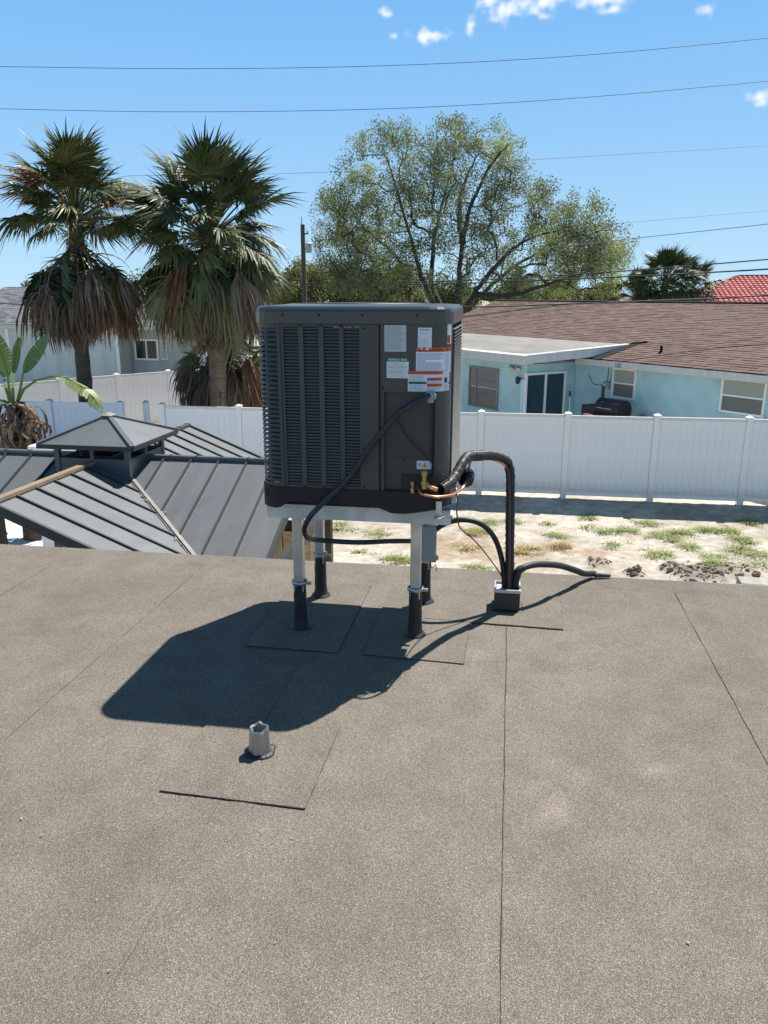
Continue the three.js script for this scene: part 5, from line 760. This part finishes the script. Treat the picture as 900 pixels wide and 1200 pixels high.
{
  const R = rng(131), spec = [
    ['dense yellow-green tree low behind the utility pole', 352, 330, 26, 56, [0.15, 0.16, 0.04]], ['dark green leafy tree low under the oak, left of its trunk', 405, 338, 28, 58, [0.10, 0.13, 0.035]], ['bright green tree low behind the oak trunk and condenser lid', 462, 334, 30, 57, [0.125, 0.16, 0.035]],
    ['deep green tree behind the brown roof, right of the oak trunk', 606, 345, 22, 60, [0.07, 0.10, 0.035]], ['small green tree behind the ridge under the oak’s right side', 655, 346, 20, 61, [0.09, 0.11, 0.04]], ['yellowing tree just above the brown ridge left of the far palms', 708, 345, 15, 60, [0.2, 0.19, 0.04]], ['dark tree filling the gap behind the two tall palms', 196, 340, 34, 60, [0.07, 0.09, 0.035]], ['broad dark tree far behind the condenser, left part of it', 290, 338, 34, 64, [0.08, 0.10, 0.035]], ['olive tree hidden low behind the left palm trunk', 60, 350, 30, 66, [0.09, 0.11, 0.04]], ['mid green tree low behind the utility pole base', 325, 348, 26, 70, [0.09, 0.12, 0.04]], ['low green tree between the oak trunk and brown roof', 530, 345, 24, 62, [0.09, 0.12, 0.04]]];
  const cg = leafClump(9, 40, 0.55, 0.2);
  for (const [label, x, y, r, v, t] of spec) {
    const c = P(x, y, v), base = V3(c.x, 0, c.z), k = v / 880, rr = r * k, b = [[V3(0, c.y, 0), rr]]; for (let i = 0; i < 7; i++) { const a = R() * 6.28; b.push([V3(Math.cos(a) * rr * 0.8, c.y - rr * 0.7 * R() + rr * 0.2, Math.sin(a) * rr * 0.7), rr * (0.45 + R() * 0.25)]); }
    b.push([V3(-rr * 0.5, c.y - rr, 0), rr * 0.8], [V3(rr * 0.5, c.y - rr, 0), rr * 0.8]);
    broadTree('background_tree', label, 'tree', base, [{ pts: [V3(0, 0, 0), V3(0.1, 1.3, 0), V3(0, c.y * 0.6, 0.1)] }, { pts: [V3(0, c.y * 0.6, 0.1), V3(rr * 0.4, c.y, 0.2)] }, { pts: [V3(0, c.y * 0.6, 0.1), V3(-rr * 0.4, c.y, -0.2)] }], blobs(b, 24, R, 0.95).filter((p) => p.y > 1.3), { seed: x | 0, group: 'trees in the background', clumpGeo: cg, twig: 0.012, tone: (R) => { const q = 0.6 + R() * 0.8; return t.map((z) => z * q); } });
  }
}
// ============================================================ bird of paradise plant
{
  const D = 12.5, base = P(24, 500, D).setY(0), q = (x, y, dz = 0) => P(x, y, D + dz).sub(base), o = thing('bird_of_paradise', 'bird of paradise plant with paddle leaves over shaggy dead brown leaves', 'plant', base), R = rng(151);
  mesh('stem', tapered([V3(0, 0, 0), V3(0.03, 1.0, 0.02), q(24, 500), q(22, 472)], [0.2, 0.18, 0.16, 0.11], 12, 0.2, R), M.paradiseDeadDark, o);
  const blade = (path, widths, torn, up) => {                              // paddle blade: strips either side of the midrib, folded a little; torn = share of strips pulled down
    const cv = new THREE.CatmullRomCurve3(path), n = torn ? 20 : 16, pos = [], t3 = (a, b, c) => pos.push(...a.toArray(), ...b.toArray(), ...c.toArray());
    for (const sg of [-1, 1]) { let sag = 0; for (let i = 0; i < n; i++) {
      const a = cv.getPoint(i / n), b = cv.getPoint((i + 1) / n), d = b.clone().sub(a).normalize(), s = d.clone().cross(up).normalize().multiplyScalar(sg), nn = s.clone().cross(d).normalize(), wd = (t) => widths * Math.pow(Math.sin(Math.PI * clamp(t * 0.93 + 0.05)), 0.6);
      if (torn && R() < torn) sag = R() * 0.9; const gap = torn ? 0.82 : R() < 0.16 ? 0.86 : 1, e0 = a.clone().addScaledVector(s, wd(i / n)).addScaledVector(nn, 0.25 * widths).addScaledVector(d, torn ? widths * 0.45 : widths * 0.25), e1 = b.clone().addScaledVector(s, wd((i + 1) / n)).addScaledVector(nn, 0.25 * widths).addScaledVector(d, torn ? widths * 0.45 : widths * 0.25); e0.y -= sag * widths; e1.y -= sag * widths; e1.lerp(e0, 1 - gap);
      t3(a, b, e1); t3(a, e1, e0);
    } }
    return geo(pos);
  };
  const face = V3(0.25, 0.5, 1).normalize(), leaf = (stem, path, w, torn, m, up = face) => { const l = mesh('leaf', blade(path, w, torn, up), m, o, { uv: 'keep' }); mesh('leaf_stalk', tapered([...stem, ...path].filter((p, i, a) => !i || p.distanceTo(a[i - 1]) > 0.01), [...stem, ...path].map((p, i, a) => lerp(0.028, 0.006, i / (a.length - 1))), 6), M.paradise, l); return l; };
  leaf([q(20, 472), q(24, 455)], [q(27, 438), q(35, 425, 0.05), q(46, 408, 0.1), q(58, 392, 0.1)], 0.13, 0, M.paradise);
  leaf([q(14, 472), q(11, 458)], [q(9, 442, -0.1), q(5, 424, -0.15), q(-2, 406, -0.2), q(-11, 386, -0.25)], 0.155, 0, M.paradise);
  leaf([q(12, 472), q(7, 455)], [q(5, 443, 0.2), q(3, 432, 0.25), q(1, 418, 0.3), q(0, 405, 0.35)], 0.085, 0, M.paradise);
  leaf([q(16, 472), q(15, 455)], [q(16, 438, 0.3), q(18, 424, 0.35), q(20, 408, 0.4), q(23, 396, 0.4)], 0.07, 0, M.paradise, V3(1, 0.3, 0.6).normalize());
  leaf([q(20, 472), q(28, 456), q(42, 446)], [q(62, 441), q(78, 443, -0.05), q(96, 453, -0.1), q(110, 466, -0.1), q(117, 478, -0.1)], 0.13, 0.35, M.paradiseTorn, V3(-0.1, 0.95, 0.55).normalize());
  leaf([q(10, 472), q(-2, 468)], [q(-15, 460, 0.2), q(-30, 458, 0.3), q(-45, 470, 0.4)], 0.14, 0.3, M.paradiseTorn, V3(0.1, 0.95, 0.5).normalize());
  for (let i = 0; i < 170; i++) {                                        // collapsed dead leaves round the stem
    const a = R() * 6.283, y0 = lerp(0.8, q(22, 474).y, Math.pow(R(), 0.6)), r0 = 0.08 + R() * 0.1, L = 0.3 + R() * 0.6, r1 = r0 + 0.08 + R() * 0.3, pts = [], n = 6, w = 0.02 + R() * 0.055, pos = [], ph = R() * 6;
    for (let k = 0; k <= n; k++) { const t = k / n, f = a + 0.5 * (R() - 0.5) * t + 0.25 * Math.sin(t * 5 + ph); const r = lerp(r0, r1, Math.sin(t * 1.9)); pts.push([V3(Math.cos(f) * r, y0 + 0.12 * Math.sin(t * 3) - L * t * t, Math.sin(f) * r), w * Math.sin(Math.PI * (0.12 + 0.84 * t)), V3(-Math.sin(f), (R() - 0.5) * 0.9, Math.cos(f)).normalize()]); }
    for (let k = 0; k < n; k++) { const [A, wa, sa] = pts[k], [B, wb, sb] = pts[k + 1], a1 = A.clone().addScaledVector(sa, wa), a2 = A.clone().addScaledVector(sa, -wa), b1 = B.clone().addScaledVector(sb, wb), b2 = B.clone().addScaledVector(sb, -wb), o1 = A.clone().multiply(V3(1.1, 1, 1.1)), o2 = B.clone().multiply(V3(1.1, 1, 1.1)); for (const p of [a1, o1, o2, a1, o2, b1, o1, a2, b2, o1, b2, o2]) pos.push(p.x, p.y, p.z); }
    mesh('dead_leaf', geo(pos), R() < 0.45 ? M.paradiseDead : M.paradiseDeadDark, o);
  }
}
// ============================================================ utility pole and wires
{
  const b = P(357, 353, 45), top = P(357, 263, 45), o = thing('utility_pole', 'slim dark utility pole with a transformer left of the oak', 'utility pole', V3(b.x, 0, b.z), -TH);
  mesh('pole', rod(V3(0, 0, 0), V3(0, top.y, 0), 0.17, 10, 0.12), M.pole, o); mesh('lightning_rod', rod(V3(-0.05, top.y, 0), V3(-0.05, P(357, 254, 45).y, 0), 0.02, 6), M.wire, o);
  const ty = P(357, 291, 45).y; mesh('transformer', [cyl(0.2, 0.2, 0.5, 0.34, ty, 0.1, 14), cyl(0.2, 0.12, 0.06, 0.34, ty + 0.28, 0.1, 14), cyl(0.03, 0.02, 0.16, 0.26, ty + 0.38, 0.1, 8), rbx(0.18, 0.06, 0.06, 0.12, ty + 0.1, 0.05, 0.01)], mat(0.5, 0.51, 0.52, 0.5), o);
  mesh('crossarm', rbx(0.34, 0.07, 0.09, 0.15, P(357, 274, 45).y, 0, 0.01), M.pole, o); mesh('insulator', cyl(0.03, 0.04, 0.12, 0.28, P(357, 274, 45).y + 0.09, 0, 8), M.wireGrey, o);
}
function wire(label, pts, r, m = M.wire) { const o = thing('power_line', label, 'power line', V3(0, 0, 0), 0, 'overhead power lines'), P3 = pts.map(([x, y, v]) => P(x, y, v)); mesh('cable', tube(P3, r, 90, 5), m, o); return o; }
wire('topmost overhead power line crossing the clear sky', [[-150, 76, 26], [0, 78, 26], [225, 80.5, 26], [450, 77, 26], [660, 66.5, 26], [900, 44.5, 26], [1050, 26, 26]], 0.0085);
wire('second overhead power line from the top, just above the palms', [[-150, 124, 26.5], [0, 127.5, 26.5], [200, 131, 26.5], [450, 127.5, 26.5], [660, 116, 26.5], [900, 95, 26.5], [1050, 79, 26.5]], 0.0085);
wire('thin third line from the top, passing behind the upper oak crown', [[150, 206, 50], [330, 203.5, 50], [480, 197, 50], [620, 187.5, 50], [760, 179, 50], [900, 170.5, 50], [1000, 163, 50]], 0.012, M.wireGrey);
wire('thin line dipping behind the oak’s right edge, above the far palms', [[560, 274, 50], [720, 262, 50], [810, 254.5, 50], [900, 246.5, 50], [1000, 236, 50]], 0.012, M.wireGrey);
wire('line sagging in front of the middle of the oak crown', [[357, 291, 44.8], [432, 299, 36], [530, 297, 34], [640, 290.5, 32], [760, 277.5, 30], [900, 262.5, 28], [1000, 250, 26]], 0.013, M.wireGrey);
wire('upper of the twin black cables above the brown roof', [[357, 332, 44.8], [440, 331.5, 37], [535, 329, 34], [662, 322.5, 31.5], [760, 315.5, 29.5], [900, 304, 27], [1000, 295, 25]], 0.022);
wire('lower of the twin black cables above the brown roof', [[60, 330, 46], [200, 333, 46], [357, 335, 44.7], [440, 334, 37], [535, 332.2, 34], [660, 327.5, 31.5], [760, 323, 29.5], [900, 315.5, 27], [1000, 309, 25]], 0.026);
wire('thick black cable skimming the brown roof ridge', [[480, 357, 25], [560, 359.5, 24.5], [634, 357.5, 24], [700, 355, 23.5], [778, 352, 23], [833, 350, 22.6], [900, 346, 22], [1000, 339, 21]], 0.021);
wire('black cable crossing in front of the grey shingle roof', [[-120, 351, 25], [0, 355.6, 25], [70, 358.2, 25], [137, 360, 25], [220, 361, 25], [330, 361, 25], [480, 357, 25]], 0.018);
renderer.render(scene, camera);
